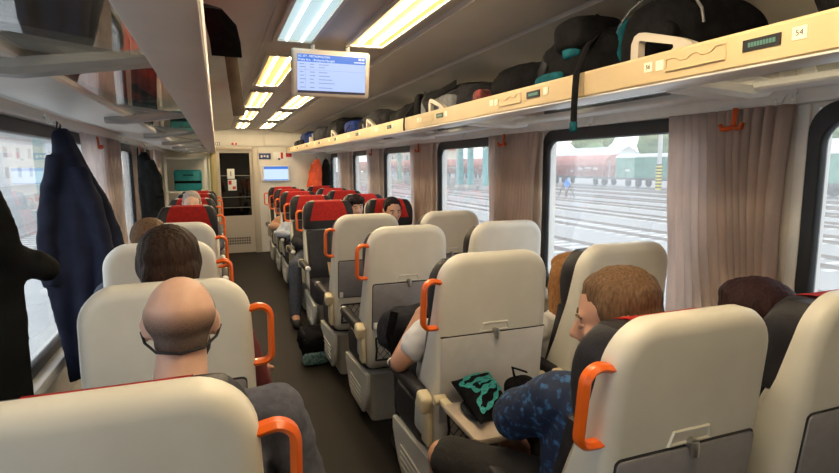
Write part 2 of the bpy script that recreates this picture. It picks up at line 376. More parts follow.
def stroke(pts, w0):
    bm = bmesh.new(); L2 = len(pts); rows = []
    P2 = []
    for i in range(L2-1):
        for k in range(6):
            f = k/6; p0 = pts[max(i-1, 0)]; p1 = pts[i]; p2 = pts[i+1]; p3 = pts[min(i+2, L2-1)]
            P2.append(tuple(0.5*(2*p1[q]+(p2[q]-p0[q])*f+(2*p0[q]-5*p1[q]+4*p2[q]-p3[q])*f*f+(3*p1[q]-p0[q]-3*p2[q]+p3[q])*f**3) for q in (0, 1)))
    P2.append(pts[-1])
    for i, (a, b) in enumerate(P2):
        a1, b1 = P2[min(i+1, len(P2)-1)]; a0, b0 = P2[max(i-1, 0)]; l = math.hypot(a1-a0, b1-b0) or 1
        nx, ny = -(b1-b0)/l, (a1-a0)/l; w = w0*(0.65+0.35*math.sin(i*0.9))
        rr_ = []
        for q in (-1, -0.4, 0.4, 1):
            uu, vv_ = min(0.97, max(0.03, a+nx*w*q)), min(0.97, max(0.03, b+ny*w*q))
            rr_.append(bm.verts.new(bl(uu, vv_, 0.0142+hh(uu, vv_)*0.8+0.002)))
        rows.append(rr_)
    for x, y in zip(rows, rows[1:]):
        for q in range(3): bm.faces.new((x[q], x[q+1], y[q+1], y[q]))
    bmesh.ops.solidify(bm, geom=bm.faces[:], thickness=0.0015)
    fin('turquoise_print', bm, turqp, t, True, 60)
stroke([(0.93, 0.05), (0.72, 0.07), (0.45, 0.12), (0.22, 0.18), (0.10, 0.27), (0.22, 0.36), (0.50, 0.32), (0.78, 0.30), (0.88, 0.36)], 0.07)
stroke([(0.30, 0.42), (0.24, 0.50), (0.40, 0.58), (0.66, 0.54), (0.88, 0.50), (0.90, 0.42), (0.70, 0.40), (0.45, 0.44)], 0.06)
stroke([(0.90, 0.52), (0.96, 0.64), (0.82, 0.76), (0.60, 0.88), (0.34, 0.94), (0.16, 0.90), (0.18, 0.78), (0.40, 0.66), (0.66, 0.62), (0.86, 0.62)], 0.065)
stroke([(0.95, 0.04), (0.93, 0.20), (0.86, 0.30)], 0.06)
bag('small black pouch lying on the folded down tray under the turquoise printed bag', (0.845, 1.605, 0.651), (0.16, 0.15, 0.028), fab_dark, 18, 0.06, 'pouch', 'pouch')
bag('black bag with straps on the folded down tray against the seat back', (1.02, 1.655, 0.652), (0.15, 0.10, 0.085), fab_black, 19, 0.2, 'bag', 'bag', None, 0.7, [('strap', [(-0.03, 0.0, 0.09), (-0.045, -0.01, 0.13), (0.02, 0.0, 0.10)], 0.018, (0, 1, 0), fab_black), ('strap', [(0.0, -0.03, 0.08), (0.09, -0.05, 0.03), (0.13, -0.04, 0.012)], 0.02, (0, 1, 0), fab_dark)])
# beige pouch on the empty facing seat
t = thing('leaflet', 'small tan card tucked on the nearest empty facing aisle seat', 'leaflet', (0.925, 4.70, 0.585))
bm = bmesh.new(); q = [(-0.042, 0.075), (0.042, 0.06), (0.036, -0.05), (0.01, -0.085), (-0.034, -0.04)]
loft(bm, [[(a, 0.003+y+b*0.3, b) for a, b in q] for y in (-0.006, 0.006)]); fin('card', bm, mat('card_tan', (0.55, 0.38, 0.20), 0.7), t, False)

# ---------------------------------------------------------------- hanging coats
def coat(lab, hook, prof, m, folds=9, sleeve=None, seed=0, axis=(1, 0), group=None, lining=None):
    """prof: list of (drop below the hook, half width, half depth, shift along axis)"""
    t = thing('coat', lab, 'coat', hook, 0, group)
    ax = V((axis[0], axis[1], 0)).normalized(); ay = V((-ax.y, ax.x, 0))
    bm = bmesh.new(); rings = []; n = 56
    for k, (dz, w, d, sh) in enumerate(prof):
        r = []; g = min(1, dz/0.5)
        for i in range(n):
            a = 2*PI*i/n
            fo = 1 + 0.16*g*math.sin(folds*a+seed+dz*1.2) + 0.08*g*math.sin((folds*2-3)*a+2.1*seed-dz*2) + 0.10*noise.noise(V((math.cos(a)*1.5, math.sin(a)*1.5, dz*4+seed)))
            p = ax*(sh+math.cos(a)*w*fo) + ay*(math.sin(a)*d*fo) + V((0, 0, -dz+0.012*math.sin(3*a+seed)*g))
            r.append(p)
        rings.append(r)
    # subdivide between profile rings
    R2 = []
    for a, b in zip(rings, rings[1:]):
        for q in range(4): R2.append([x.lerp(y, q/4) for x, y in zip(a, b)])
    R2.append(rings[-1]); loft(bm, R2)
    bl_ = bmesh.new(); tube(bl_, [(0, 0, -prof[0][0]-0.01), (0.006, 0.006, -0.012), (-0.004, -0.004, 0.004), (-0.012, 0.0, -prof[0][0]-0.01)], 0.004, 6); fin('hanging_loop', bl_, blackp, t)
    if sleeve:
        for sl in sleeve:
            pts = [V(p) for p in sl[0]]; P2 = []
            for a, b in zip(pts, pts[1:]):
                for q in range(5): P2.append(a.lerp(b, q/5))
            P2.append(pts[-1]); rr_ = [sl[1][0]+(sl[1][1]-sl[1][0])*i/(len(P2)-1) for i in range(len(P2))]
            rr_ = [r*(1+0.08*math.sin(i*1.9)) for i, r in enumerate(rr_)]
            tube(bm, P2, rr_, 14)
    fin_re('coat_body', bm, m, t, 0.009, 5, lambda c: 0.013*noise.noise(V((c.x*13, c.y*13, c.z*2.6)))+0.003*noise.noise(c*22))
    return t
navy = mat('navy_cloth', (0.012, 0.015, 0.034), 0.75, var=0.15, scale=12, bump=0.2, bscale=200, spec=0.2)
blackc = mat('black_cloth', (0.008, 0.0085, 0.0085), 0.8, var=0.2, scale=12, bump=0.2, bscale=150, spec=0.12)
coat('long navy blue coat hanging from a rail hook between the left window and the seats', (-0.715, 3.12, 1.735),
     [(0.03, 0.03, 0.03, 0), (0.06, 0.045, 0.04, 0), (0.12, 0.058, 0.05, 0.01), (0.22, 0.080, 0.06, 0.03), (0.38, 0.115, 0.07, 0.045), (0.55, 0.155, 0.075, 0.05), (0.75, 0.165, 0.075, 0.055), (0.95, 0.14, 0.075, 0.05), (1.15, 0.11, 0.07, 0.045), (1.30, 0.095, 0.065, 0.04)], navy, 5,
     [([(-0.02, -0.04, -0.16), (-0.05, -0.065, -0.34), (-0.085, -0.07, -0.58), (-0.080, -0.065, -0.80)], (0.040, 0.036)), ([(0.075, -0.035, -0.22), (0.13, -0.055, -0.42), (0.165, -0.06, -0.65), (0.15, -0.055, -0.88)], (0.042, 0.038))], 1.0, (1, 0.15))
coat('black coat with one sleeve out, hanging at the far left edge of the photo', (-0.755, 1.70, 1.735),
     [(0.03, 0.03, 0.03, 0), (0.07, 0.05, 0.05, 0), (0.14, 0.09, 0.06, 0.03), (0.25, 0.125, 0.07, 0.07), (0.40, 0.15, 0.08, 0.085), (0.60, 0.145, 0.085, 0.075), (0.80, 0.145, 0.085, 0.075), (1.0, 0.155, 0.085, 0.09), (1.2, 0.16, 0.08, 0.10)], blackc, 6,
     [([(0.10, -0.02, -0.22), (0.16, 0.0, -0.34), (0.22, 0.02, -0.45), (0.28, 0.05, -0.495), (0.30, 0.08, -0.505)], (0.055, 0.036))], 2.0, (1, 0.1))
coat('dark coat hanging halfway down the left side under an orange hook', (-0.73, 6.42, 1.70),
     [(0.03, 0.03, 0.03, 0), (0.08, 0.06, 0.05, 0), (0.2, 0.085, 0.07, 0.02), (0.45, 0.11, 0.08, 0.05), (0.7, 0.11, 0.08, 0.06), (0.85, 0.10, 0.07, 0.07)], blackc, 6,
     [([(0.06, -0.03, -0.12), (0.13, -0.05, -0.32), (0.12, -0.05, -0.5)], (0.05, 0.04))], 3.0)
coat('bright orange jacket hanging in the far right corner by the end wall', (1.665, 9.66, 1.66),
     [(0.03, 0.03, 0.03, 0), (0.07, 0.06, 0.04, 0), (0.16, 0.09, 0.06, -0.01), (0.3, 0.11, 0.07, -0.02), (0.42, 0.12, 0.07, -0.04), (0.53, 0.13, 0.07, -0.05)], mat('jacket_orange', (0.85, 0.10, 0.02), 0.6, var=0.1, scale=10), 6,
     [([(-0.06, -0.02, -0.12), (-0.11, -0.03, -0.3), (-0.12, -0.03, -0.47)], (0.045, 0.035))], 4.0)
coat('dark jacket hanging right of the orange jacket in the far corner', (1.82, 9.64, 1.66),
     [(0.03, 0.03, 0.03, 0), (0.07, 0.05, 0.04, 0), (0.16, 0.07, 0.06, 0.0), (0.3, 0.075, 0.07, 0.0), (0.5, 0.08, 0.07, 0.0), (0.7, 0.08, 0.07, 0.0)], blackc, 6,
     [([(0.03, -0.05, -0.12), (0.05, -0.07, -0.3), (0.05, -0.07, -0.5)], (0.035, 0.03))], 5.0)
# ---------------------------------------------------------------- passengers
def skin(name, c): return mat(name, c, 0.5, var=0.07, scale=9, bump=0.06, bscale=90)
sk_a = skin('skin_warm', (0.56, 0.30, 0.20)); sk_b = skin('skin_pale', (0.64, 0.40, 0.30)); sk_c = skin('skin_tan', (0.50, 0.27, 0.18))
def hairm(name, c, c2): return mat(name, c, 0.6, col2=c2, scale=170, lo=0.25, hi=0.75, bump=0.6, bscale=90, stretch=(1, 1, 0.25), spec=0.12)
h_dark = hairm('hair_dark_brown', (0.018, 0.011, 0.008), (0.06, 0.036, 0.025)); h_black = hairm('hair_black', (0.008, 0.006, 0.007), (0.025, 0.016, 0.016))
h_brown = hairm('hair_brown', (0.085, 0.048, 0.026), (0.19, 0.115, 0.065)); h_short = hairm('hair_short_brown', (0.075, 0.042, 0.023), (0.20, 0.12, 0.07))
h_blond = hairm('hair_reddish_blond', (0.20, 0.085, 0.03), (0.42, 0.22, 0.09)); h_grey = hairm('hair_grey', (0.22, 0.20, 0.18), (0.42, 0.39, 0.36))
h_wine = hairm('hair_dark_wine', (0.012, 0.006, 0.008), (0.045, 0.018, 0.020))
sh_white = mat('shirt_white', (0.74, 0.74, 0.75), 0.8, var=0.04, bump=0.15, bscale=40); sh_grey = mat('shirt_blue_grey', (0.085, 0.092, 0.125), 0.85, var=0.12, scale=60, bump=0.2, bscale=50)
sh_blue = mat('shirt_blue_pattern', (0.010, 0.022, 0.062), 0.8, col2=(0.035, 0.13, 0.32), scale=48, lo=0.53, hi=0.66, bump=0.1, bscale=60, detail=6)
sh_black = mat('shirt_black', (0.014, 0.014, 0.016), 0.85, var=0.2, bump=0.2, bscale=50); sh_navy = mat('shirt_navy', (0.014, 0.018, 0.040), 0.85, var=0.2, bump=0.2, bscale=50)
sh_red = mat('shirt_dark_red', (0.16, 0.03, 0.03), 0.85, var=0.1); sh_pale = mat('shirt_pale_blue', (0.45, 0.50, 0.60), 0.85, var=0.06); sh_tan = mat('shirt_tan', (0.50, 0.27, 0.16), 0.85, var=0.06)
pt_black = mat('shorts_black', (0.016, 0.015, 0.015), 0.85, var=0.2, bump=0.2, bscale=60); pt_jean = mat('jeans_grey_blue', (0.055, 0.065, 0.095), 0.85, var=0.15, scale=40, bump=0.2, bscale=80); pt_navy = mat('trousers_navy', (0.018, 0.022, 0.045), 0.85, var=0.15)
shoe_m = mat('shoe_black', (0.02, 0.02, 0.02), 0.6); eyew = mat('eye_white', (0.75, 0.72, 0.68), 0.3); eyed = mat('iris_dark', (0.02, 0.012, 0.01), 0.3); lipm = mat('lips', (0.42, 0.16, 0.13), 0.5); maskm = mat('mask_black', (0.012, 0.012, 0.014), 0.7)

def head_parts(bm, M, s=1.0, female=False):
    def E(c, r, rot=None, seg=20, ring=14):
        n0 = set(bm.verts); ell(bm, V(c)*s, V(r)*s, rot, seg, ring)
        for v in bm.verts:
            if v not in n0: v.co = M @ v.co
    def K(a, ra, b, rb):
        n0 = set(bm.verts); capsule(bm, V(a)*s, ra*s, V(b)*s, rb*s, 10)
        for v in bm.verts:
            if v not in n0: v.co = M @ v.co
    E((0, -0.014, 0.030), (0.078, 0.095, 0.088)); E((0, -0.030, 0.030), (0.080, 0.076, 0.072)); E((0, -0.025, 0.060), (0.066, 0.072, 0.056)); E((0, 0.020, -0.02), (0.064, 0.068, 0.085)); E((0, 0.028, -0.070), (0.048, 0.050, 0.045))
    E((0, -0.045, -0.035), (0.058, 0.050, 0.065)); E((0, 0.070, -0.100), (0.022, 0.018, 0.018))
    K((0, 0.084, 0.008), 0.009, (0, 0.106, -0.030), 0.012); E((-0.012, 0.094, -0.034), (0.009, 0.010, 0.008)); E((0.012, 0.094, -0.034), (0.009, 0.010, 0.008))
    K((-0.040, 0.072, 0.024), 0.010, (0.040, 0.072, 0.024), 0.010); K((-0.017, 0.083, -0.062), 0.008, (0.017, 0.083, -0.062), 0.008)
    E((-0.042, 0.060, -0.020), (0.020, 0.018, 0.018)); E((0.042, 0.060, -0.020), (0.020, 0.018, 0.018))
    for q in (-1, 1):
        E((q*0.080, -0.012, -0.008), (0.009, 0.020, 0.032), Matrix.Rotation(q*-0.35, 3, 'Z')); E((q*0.084, -0.020, 0.010), (0.008, 0.012, 0.018))
def hand(bm, w, d, n, curl=0.5, side=1):
    """w wrist, d direction of the forearm, n palm normal; thumb leaves the side of the palm"""
    w = V(w); d = V(d).normalized(); n = V(n); n = (n - d*n.dot(d)).normalized(); t = d.cross(n)*side
    capsule(bm, w, 0.026, w+d*0.03, 0.028, 10)
    for k in range(4): capsule(bm, w+d*0.015+t*(k-1.5)*0.012, 0.015, w+d*0.085+t*(k-1.5)*0.020, 0.013, 8)
    for k, L in enumerate((0.070, 0.080, 0.075, 0.058)):
        b = w+d*0.088+t*((1.5-k)*0.0215); a = curl*0.8
        d1 = d*math.cos(a)+n*math.sin(a); d2 = d*math.cos(2.1*a)+n*math.sin(2.1*a)
        m1 = b+d1*L*0.52; capsule(bm, b, 0.0098, m1, 0.0090, 8); capsule(bm, m1, 0.0090, m1+d2*L*0.48, 0.0075, 8)
    b = w+d*0.028+t*0.026; d1 = (d*0.75+t*0.62+n*0.25).normalized(); m1 = b+d1*0.042; d2 = (d*0.92+t*0.2+n*0.4).normalized()
    capsule(bm, b, 0.0135, m1, 0.0115, 8); capsule(bm, m1, 0.0110, m1+d2*0.032, 0.0088, 8)

def person(lab, x, y, f, head, yaw=0.0, pitch=0.0, tilt=0.0, sk=sk_a, shirt=None, sleeve='long', pants=None, short_pants=False, hair=None, hairs=(), hs=1.0,
           elbows=None, wrists=None, knees=None, ankles=None, nb=None, lean=0.0, face=False, hip=None, voxel=0.0085, shoulders=None, sw=0.185, hand_n=None, curl=0.5, hair_dis=0.003, waist=1.0, slv=0.66):
    """f = +1 facing down the coach, -1 facing the camera; yaw turns the head to its left; joints in world coordinates"""
    t = thing('person', lab, 'person', (x, y, 0)); o = V((x, y, 0))
    Mz = Matrix.Rotation(yaw + (0 if f > 0 else PI), 4, 'Z')
    Mh = Matrix.Translation(V(head)-o) @ Mz @ Matrix.Rotation(-pitch, 4, 'X') @ Matrix.Rotation(tilt, 4, 'Y')
    L = lambda a, b, c: V((a*f, b*f, c))
    hc = V(head)-o
    nb = V(nb)-o if nb is not None else hc + V((0, -f*0.035, -0.155))
    hp = V(hip)-o if hip is not None else L(0, 0.27, 0.575)
    sh = [V(q)-o for q in shoulders] if shoulders else [nb + L(q*sw, 0, -0.065) for q in (-1, 1)]
    el_ = [V(q)-o for q in elbows] if elbows else [V((sh[i].x+f*q*0.05, sh[i].y+f*0.06, 0.715)) for i, q in enumerate((-1, 1))]
    wr = [V(q)-o for q in wrists] if wrists else [V((hp.x+f*q*0.10, hp.y+f*0.24, 0.695)) for q in (-1, 1)]
    kn = [V(q)-o for q in knees] if knees else [V((hp.x+f*q*0.11, hp.y+f*0.37, 0.535)) for q in (-1, 1)]
    an = [V(q)-o for q in ankles] if ankles else [V((kn[i].x+f*q*0.01, kn[i].y-f*0.02, 0.085)) for i, q in enumerate((-1, 1))]
    # --- body: head, neck, trunk, arms, hands, legs and feet as one surface
    bm = bmesh.new(); head_parts(bm, Mh, hs)
    capsule(bm, Mh @ V((0, -0.030, -0.05)), 0.056*hs, nb, 0.060)
    mid = hp.lerp(nb, 0.55)
    for q in (-1, 1):
        capsule(bm, hp+V((q*0.06, 0, 0)), 0.105, mid+V((q*0.07, 0, 0)), 0.100); capsule(bm, mid+V((q*0.07, 0, 0)), 0.100, nb+V((q*0.07, 0, -0.10)), 0.088)
    for i, q in enumerate((-1, 1)):
        capsule(bm, nb+V((0, 0, -0.05)), 0.05, sh[i], 0.052); capsule(bm, sh[i], 0.054, el_[i], 0.044); capsule(bm, el_[i], 0.044, wr[i], 0.028)
        nrm_ = V(hand_n[i]) if hand_n else V((0, 0, -1))
        hand(bm, wr[i], wr[i]-el_[i], nrm_, curl, -q)
        capsule(bm, hp+V((f*q*0.085, f*0.02, -0.015)), 0.083, kn[i], 0.056); capsule(bm, kn[i], 0.054, an[i]+V((0, 0, 0.02)), 0.038)
        capsule(bm, an[i], 0.040, an[i]+V((0, f*0.13, -0.045)), 0.034)
    fin_re('body', bm, sk, t, voxel, 4)
    if shirt:
        bm = bmesh.new()
        for q in (-1, 1):
            capsule(bm, hp+V((q*0.062, 0, 0.0)), 0.122*waist, mid+V((q*0.072, 0, 0)), 0.118); capsule(bm, mid+V((q*0.072, 0, 0)), 0.118, nb+V((q*0.075, 0, -0.095)), 0.100)
        capsule(bm, nb+V((0, f*0.0, -0.055)), 0.075, nb+V((0, 0, -0.02)), 0.066)
        for i, q in enumerate((-1, 1)):
            capsule(bm, nb+V((0, 0, -0.058)), 0.062, sh[i], 0.067)
            if sleeve == 'long': capsule(bm, sh[i], 0.067, el_[i], 0.053); capsule(bm, el_[i], 0.053, el_[i].lerp(wr[i], 0.93), 0.038)
            else: capsule(bm, sh[i], 0.072, sh[i].lerp(el_[i], slv), 0.074)
        fin_re('shirt', bm, shirt, t, voxel*1.1, 4, lambda c: 0.006*noise.noise(c*14)+0.004*noise.noise(c*30))
    if pants:
        bm = bmesh.new(); 
        for q in (-1, 1): capsule(bm, hp+V((q*0.05, -f*0.03, -0.02)), 0.118, hp+V((q*0.06, f*0.05, -0.02)), 0.112)
        for i, q in enumerate((-1, 1)):
            a = hp+V((f*q*0.085, f*0.02, -0.015))
            if short_pants: capsule(bm, a, 0.102, a.lerp(kn[i], 0.93), 0.074)
            else: capsule(bm, a, 0.100, kn[i], 0.070); capsule(bm, kn[i], 0.070, kn[i].lerp(an[i], 0.95), 0.055)
        fin_re('shorts' if short_pants else 'trousers', bm, pants, t, voxel*1.2, 4, lambda c: 0.005*noise.noise(c*16))
    for i in (0, 1):
        bm = bmesh.new(); capsule(bm, an[i]+V((0, -f*0.03, -0.030)), 0.052, an[i]+V((0, f*0.15, -0.048)), 0.037)
        for v in bm.verts:
            if v.co.z < 0.003: v.co.z = 0.003
        fin('shoe', bm, shoe_m, t)
    if hairs:
        bm = bmesh.new()
        for c, r in hairs:
            n0 = set(bm.verts); ell(bm, V(c)*hs, V(r)*hs, None, 20, 14)
            for v in bm.verts:
                if v not in n0: v.co = Mh @ v.co
        fin_re('hair', bm, hair, t, 0.006, 4, lambda c: hair_dis*noise.noise(V((c.x*70, c.y*70, c.z*18)))+hair_dis*0.8*noise.noise(c*25))
    if face == 'closed':
        for q in (-1, 1):
            bm = bmesh.new(); ell(bm, Mh @ (V((q*0.031, 0.0705, 0.001))*hs), (0.0125, 0.0115, 0.008)); e = fin('eyelid', bm, sk, t)
            bm = bmesh.new(); tube(bm, [Mh @ (V((q*a, b, c))*hs) for a, b, c in ((0.020, 0.0815, -0.004), (0.031, 0.0835, -0.006), (0.043, 0.0785, -0.004))], 0.0018, 6); fin('eyelash', bm, hair, e)
            bm = bmesh.new(); tube(bm, [Mh @ (V((q*a, b, c))*hs) for a, b, c in ((0.015, 0.0865, 0.022), (0.032, 0.084, 0.028), (0.050, 0.072, 0.022))], [0.0030, 0.0038, 0.0025], 6); fin('eyebrow', bm, hair, t)
    elif face:
        for q in (-1, 1):
            bm = bmesh.new(); ell(bm, Mh @ (V((q*0.031, 0.0700, 0.002))*hs), (0.0110, 0.0105, 0.0055)); e = fin('eye', bm, eyew, t)
            bm = bmesh.new(); ell(bm, Mh @ (V((q*0.031, 0.0782, 0.002))*hs), (0.0062, 0.0038, 0.0058)); fin('iris', bm, eyed, e)
            bm = bmesh.new(); tube(bm, [Mh @ (V((q*a, b, c))*hs) for a, b, c in ((0.015, 0.0865, 0.024), (0.032, 0.084, 0.030), (0.050, 0.072, 0.024))], [0.0035, 0.0045, 0.003], 6); fin('eyebrow', bm, hair, t)
        bm = bmesh.new(); tube(bm, [Mh @ (V((a, b, c))*hs) for a, b, c in ((-0.022, 0.084, -0.062), (0, 0.0935, -0.061), (0.022, 0.084, -0.062))], [0.003, 0.006, 0.003], 8); fin('lips', bm, lipm, t)
    return t, Mh, o
SHORT = [((0, -0.026, 0.050), (0.082, 0.096, 0.083)), ((0, -0.055, 0.0), (0.076, 0.064, 0.075)), ((0, -0.066, -0.045), (0.058, 0.040, 0.050)), ((0.071, -0.006, 0.035), (0.014, 0.040, 0.042)), ((-0.071, -0.006, 0.035), (0.014, 0.040, 0.042)), ((0, 0.010, 0.090), (0.062, 0.050, 0.033))]
THICK = [((0, -0.024, 0.050), (0.090, 0.104, 0.090)), ((0, -0.060, -0.01), (0.084, 0.066, 0.080)), ((0, -0.066, -0.060), (0.070, 0.042, 0.052)), ((0.078, -0.004, 0.020), (0.016, 0.050, 0.050)), ((-0.078, -0.004, 0.020), (0.016, 0.050, 0.050)), ((0, 0.034, 0.086), (0.070, 0.058, 0.042))]
LONG = [((0, -0.024, 0.050), (0.090, 0.104, 0.090)), ((0, -0.055, -0.04), (0.088, 0.062, 0.11)), ((0.074, -0.012, -0.05), (0.026, 0.050, 0.12)), ((-0.074, -0.012, -0.05), (0.026, 0.050, 0.12)), ((0, -0.075, -0.16), (0.085, 0.045, 0.11)), ((0.05, 0.03, 0.080), (0.045, 0.058, 0.040)), ((-0.05, 0.03, 0.080), (0.045, 0.058, 0.040))]

LONGS = [((0, -0.024, 0.045), (0.090, 0.104, 0.090)), ((0, -0.055, -0.04), (0.090, 0.066, 0.12)), ((0.070, -0.012, -0.06), (0.032, 0.060, 0.12)), ((-0.070, -0.012, -0.06), (0.032, 0.060, 0.12)), ((0, -0.070, -0.17), (0.098, 0.050, 0.12)), ((0, 0.022, 0.080), (0.075, 0.055, 0.045))]
# bald man, nearest left seat
p, Mh, o = person('bald man seen from behind in a blue grey shirt with a dark mask strap', -0.10, 0.98, 1, (-0.093, 1.285, 1.168), 0.0, 0.08, 0, sk_b, sh_grey, 'long', pt_jean, hs=0.92,
    nb=(-0.10, 1.215, 1.02), hip=(-0.14, 1.14, 0.575), elbows=[(-0.42, 1.25, 0.76), (0.165, 1.22, 0.73)], wrists=[(-0.26, 1.46, 0.70), (0.02, 1.42, 0.69)], sw=0.20)
stub = bpy.data.materials.new('stubble'); stub.use_nodes = True
nt = stub.node_tree; b = nt.nodes['Principled BSDF']; b.inputs['Base Color'].default_value = (0.095, 0.068, 0.055, 1); b.inputs['Roughness'].default_value = 0.7
tc = nt.nodes.new('ShaderNodeTexCoord'); sp = nt.nodes.new('ShaderNodeSeparateXYZ'); mr = nt.nodes.new('ShaderNodeMapRange'); nz = nt.nodes.new('ShaderNodeTexNoise'); nz.inputs['Scale'].default_value = 400
nt.links.new(tc.outputs['Object'], sp.inputs[0]); nt.links.new(tc.outputs['Object'], nz.inputs['Vector'])
nt.links.new(sp.outputs['Z'], mr.inputs['Value']); mr.inputs['From Min'].default_value = 1.222; mr.inputs['From Max'].default_value = 1.168; mr.inputs['To Min'].default_value = 0; mr.inputs['To Max'].default_value = 0.80
mu = nt.nodes.new('ShaderNodeMath'); mu.operation = 'MULTIPLY'; ad = nt.nodes.new('ShaderNodeMath'); ad.operation = 'ADD'; ad.inputs[1].default_value = 0.5
nt.links.new(nz.outputs['Fac'], ad.inputs[0]); nt.links.new(ad.outputs[0], mu.inputs[0]); nt.links.new(mr.outputs[0], mu.inputs[1]); nt.links.new(mu.outputs[0], b.inputs['Alpha'])
bm = bmesh.new()
for c, r in (((0, -0.014, 0.030), (0.0795, 0.0965, 0.0895)), ((0, -0.030, 0.030), (0.0815, 0.0775, 0.0735)), ((0, -0.025, 0.060), (0.0675, 0.0735, 0.0575)), ((0, -0.045, -0.030), (0.0595, 0.0515, 0.052))): ell(bm, V(c)*0.92, V(r)*0.92, None, 24, 16)
for v in bm.verts: v.co = Mh @ v.co
fin_re('stubble_hair', bm, stub, p, 0.005, 3)
bm = bmesh.new(); tube(bm, [Mh @ (V(q)*0.93) for q in ((-0.088, -0.004, -0.010), (-0.078, -0.035, -0.030), (-0.050, -0.083, -0.044), (0, -0.100, -0.049), (0.050, -0.083, -0.044), (0.078, -0.035, -0.030), (0.088, -0.004, -0.010))], 0.0032, 6); fin('mask_strap', bm, maskm, p)
bm = bmesh.new(); ell(bm, Mh @ V((0, 0.062, -0.06)), (0.058, 0.056, 0.058)); fin('face_mask', bm, maskm, p)
# second left seat
person('dark haired passenger with thick short hair seen from behind, ahead of the bald man', -0.16, 1.72, 1, (-0.165, 1.93, 1.185), 0.12, 0.05, 0, sk_a, sh_red, 'long', pt_jean, hair=h_dark, hairs=THICK, hs=1.06,
    elbows=[(-0.40, 2.0, 0.73), (0.10, 2.0, 0.72)], wrists=[(-0.24, 2.2, 0.69), (0.115, 2.18, 0.70)])
person('passenger with short brown hair showing just above the third left seat', -0.28, 2.6, 1, (-0.315, 2.83, 1.145), 0, 0.05, 0, sk_a, sh_grey, 'long', pt_jean, hair=h_brown, hairs=SHORT, hs=1.02)
# man in the blue patterned shirt, nearest right aisle seat, head turned to his left
p, Mh, o = person('man with short brown hair in a blue patterned shirt and black shorts, leaning left', 0.95, 0.90, 1, (0.945, 1.09, 1.120), 0.86, 0.20, 0.0, sk_a, sh_blue, 'short', pt_black, True, h_short, SHORT, 1.04,
    nb=(0.965, 1.09, 0.97), hip=(0.98, 1.16, 0.575), shoulders=[(0.83, 1.15, 0.90), (1.15, 1.12, 0.92)], elbows=[(0.785, 1.335, 0.765), (1.22, 1.24, 0.70)], wrists=[(0.865, 1.43, 0.64), (0.98, 1.50, 0.64)],
    knees=[(0.63, 1.47, 0.60), (1.02, 1.58, 0.56)], ankles=[(0.66, 1.46, 0.09), (1.0, 1.55, 0.09)], face='closed', waist=1.05, slv=0.85)
# dark haired woman, nearest right window seat
person('woman with long dark wine coloured hair in navy, by the right curtain', 1.56, 0.92, 1, (1.505, 1.14, 1.035), 0.1, 0.05, 0, sk_b, sh_navy, 'long', pt_navy, hair=h_wine, hairs=LONGS, hs=1.08, nb=(1.52, 1.12, 0.885))
# second row: white T-shirt, elbow on the armrest
person('passenger in a white T-shirt with a bare elbow on the armrest beside the aisle', 0.965, 1.85, 1, (1.0, 2.13, 0.985), 0, 0.4, 0, sk_a, sh_white, 'short', pt_black, False, h_dark, SHORT, 1.0,
    nb=(0.97, 2.06, 0.87), shoulders=[(0.80, 2.06, 0.80), (1.15, 2.07, 0.81)], elbows=[(0.690, 2.10, 0.680), (1.20, 2.15, 0.69)], wrists=[(0.815, 2.20, 0.835), (1.02, 2.30, 0.68)], hand_n=[(1, 0, 0), (0, 0, -1)], slv=0.34)
person('long haired reddish blond passenger in a white top in the second right window seat', 1.56, 1.85, 1, (1.545, 2.10, 0.975), 0.15, 0.1, 0, sk_b, sh_white, 'short', pt_black, False, h_blond, LONGS + [((-0.080, -0.015, -0.09), (0.040, 0.065, 0.19)), ((-0.088, 0.0, -0.22), (0.030, 0.04, 0.10))], 1.0, nb=(1.55, 2.07, 0.83),
    elbows=[(1.27, 2.16, 0.69), (1.74, 2.15, 0.70)], wrists=[(1.40, 2.34, 0.69), (1.58, 2.36, 0.69)])
# facing passengers
person('man with short black hair in black sitting by the window, facing the camera', 1.57, 5.0, -1, (1.535, 4.835, 1.085), 0.05, 0.15, 0, sk_c, sh_black, 'long', pt_navy, False, h_black, SHORT, 1.02, face=True)
person('woman with black hair seen over a cream seat top, facing the camera', 1.5, 5.97, -1, (1.425, 5.79, 1.065), -0.05, 0.15, 0.1, sk_b, sh_black, 'long', pt_navy, False, h_black, LONG, 0.98, face=True)
person('passenger in jeans sitting in the second facing aisle seat, knees in the aisle', 0.93, 5.98, -1, (1.01, 5.80, 0.96), 0, 0.3, 0, sk_a, sh_black, 'long', pt_jean, False, h_dark, SHORT, 1.0, nb=(0.98, 5.83, 0.82), knees=[(1.05, 5.36, 0.54), (0.66, 5.20, 0.55)], ankles=[(1.03, 5.38, 0.09), (0.63, 5.10, 0.09)])
person('passenger in a pale blue top in the third facing aisle seat', 0.93, 6.98, -1, (0.985, 6.80, 0.97), 0, 0.3, 0, sk_a, sh_pale, 'long', pt_navy, False, h_dark, SHORT, 1.0, nb=(0.96, 6.83, 0.83), elbows=[(1.18, 6.78, 0.70), (0.68, 6.80, 0.69)])
person('passenger in a tan top in the fourth facing aisle seat', 0.93, 7.78, -1, (0.985, 7.60, 0.97), 0, 0.3, 0, sk_a, sh_tan, 'long', pt_navy, False, h_brown, SHORT, 1.0, nb=(0.96, 7.63, 0.83), elbows=[(1.18, 7.58, 0.70), (0.68, 7.60, 0.69)])
person('grey haired passenger whose hair shows above the nearest left facing seat', -0.26, 5.98, -1, (-0.255, 5.80, 1.145), 0, 0.05, 0, sk_b, sh_grey, 'long', pt_navy, False, h_grey, SHORT, 1.02)
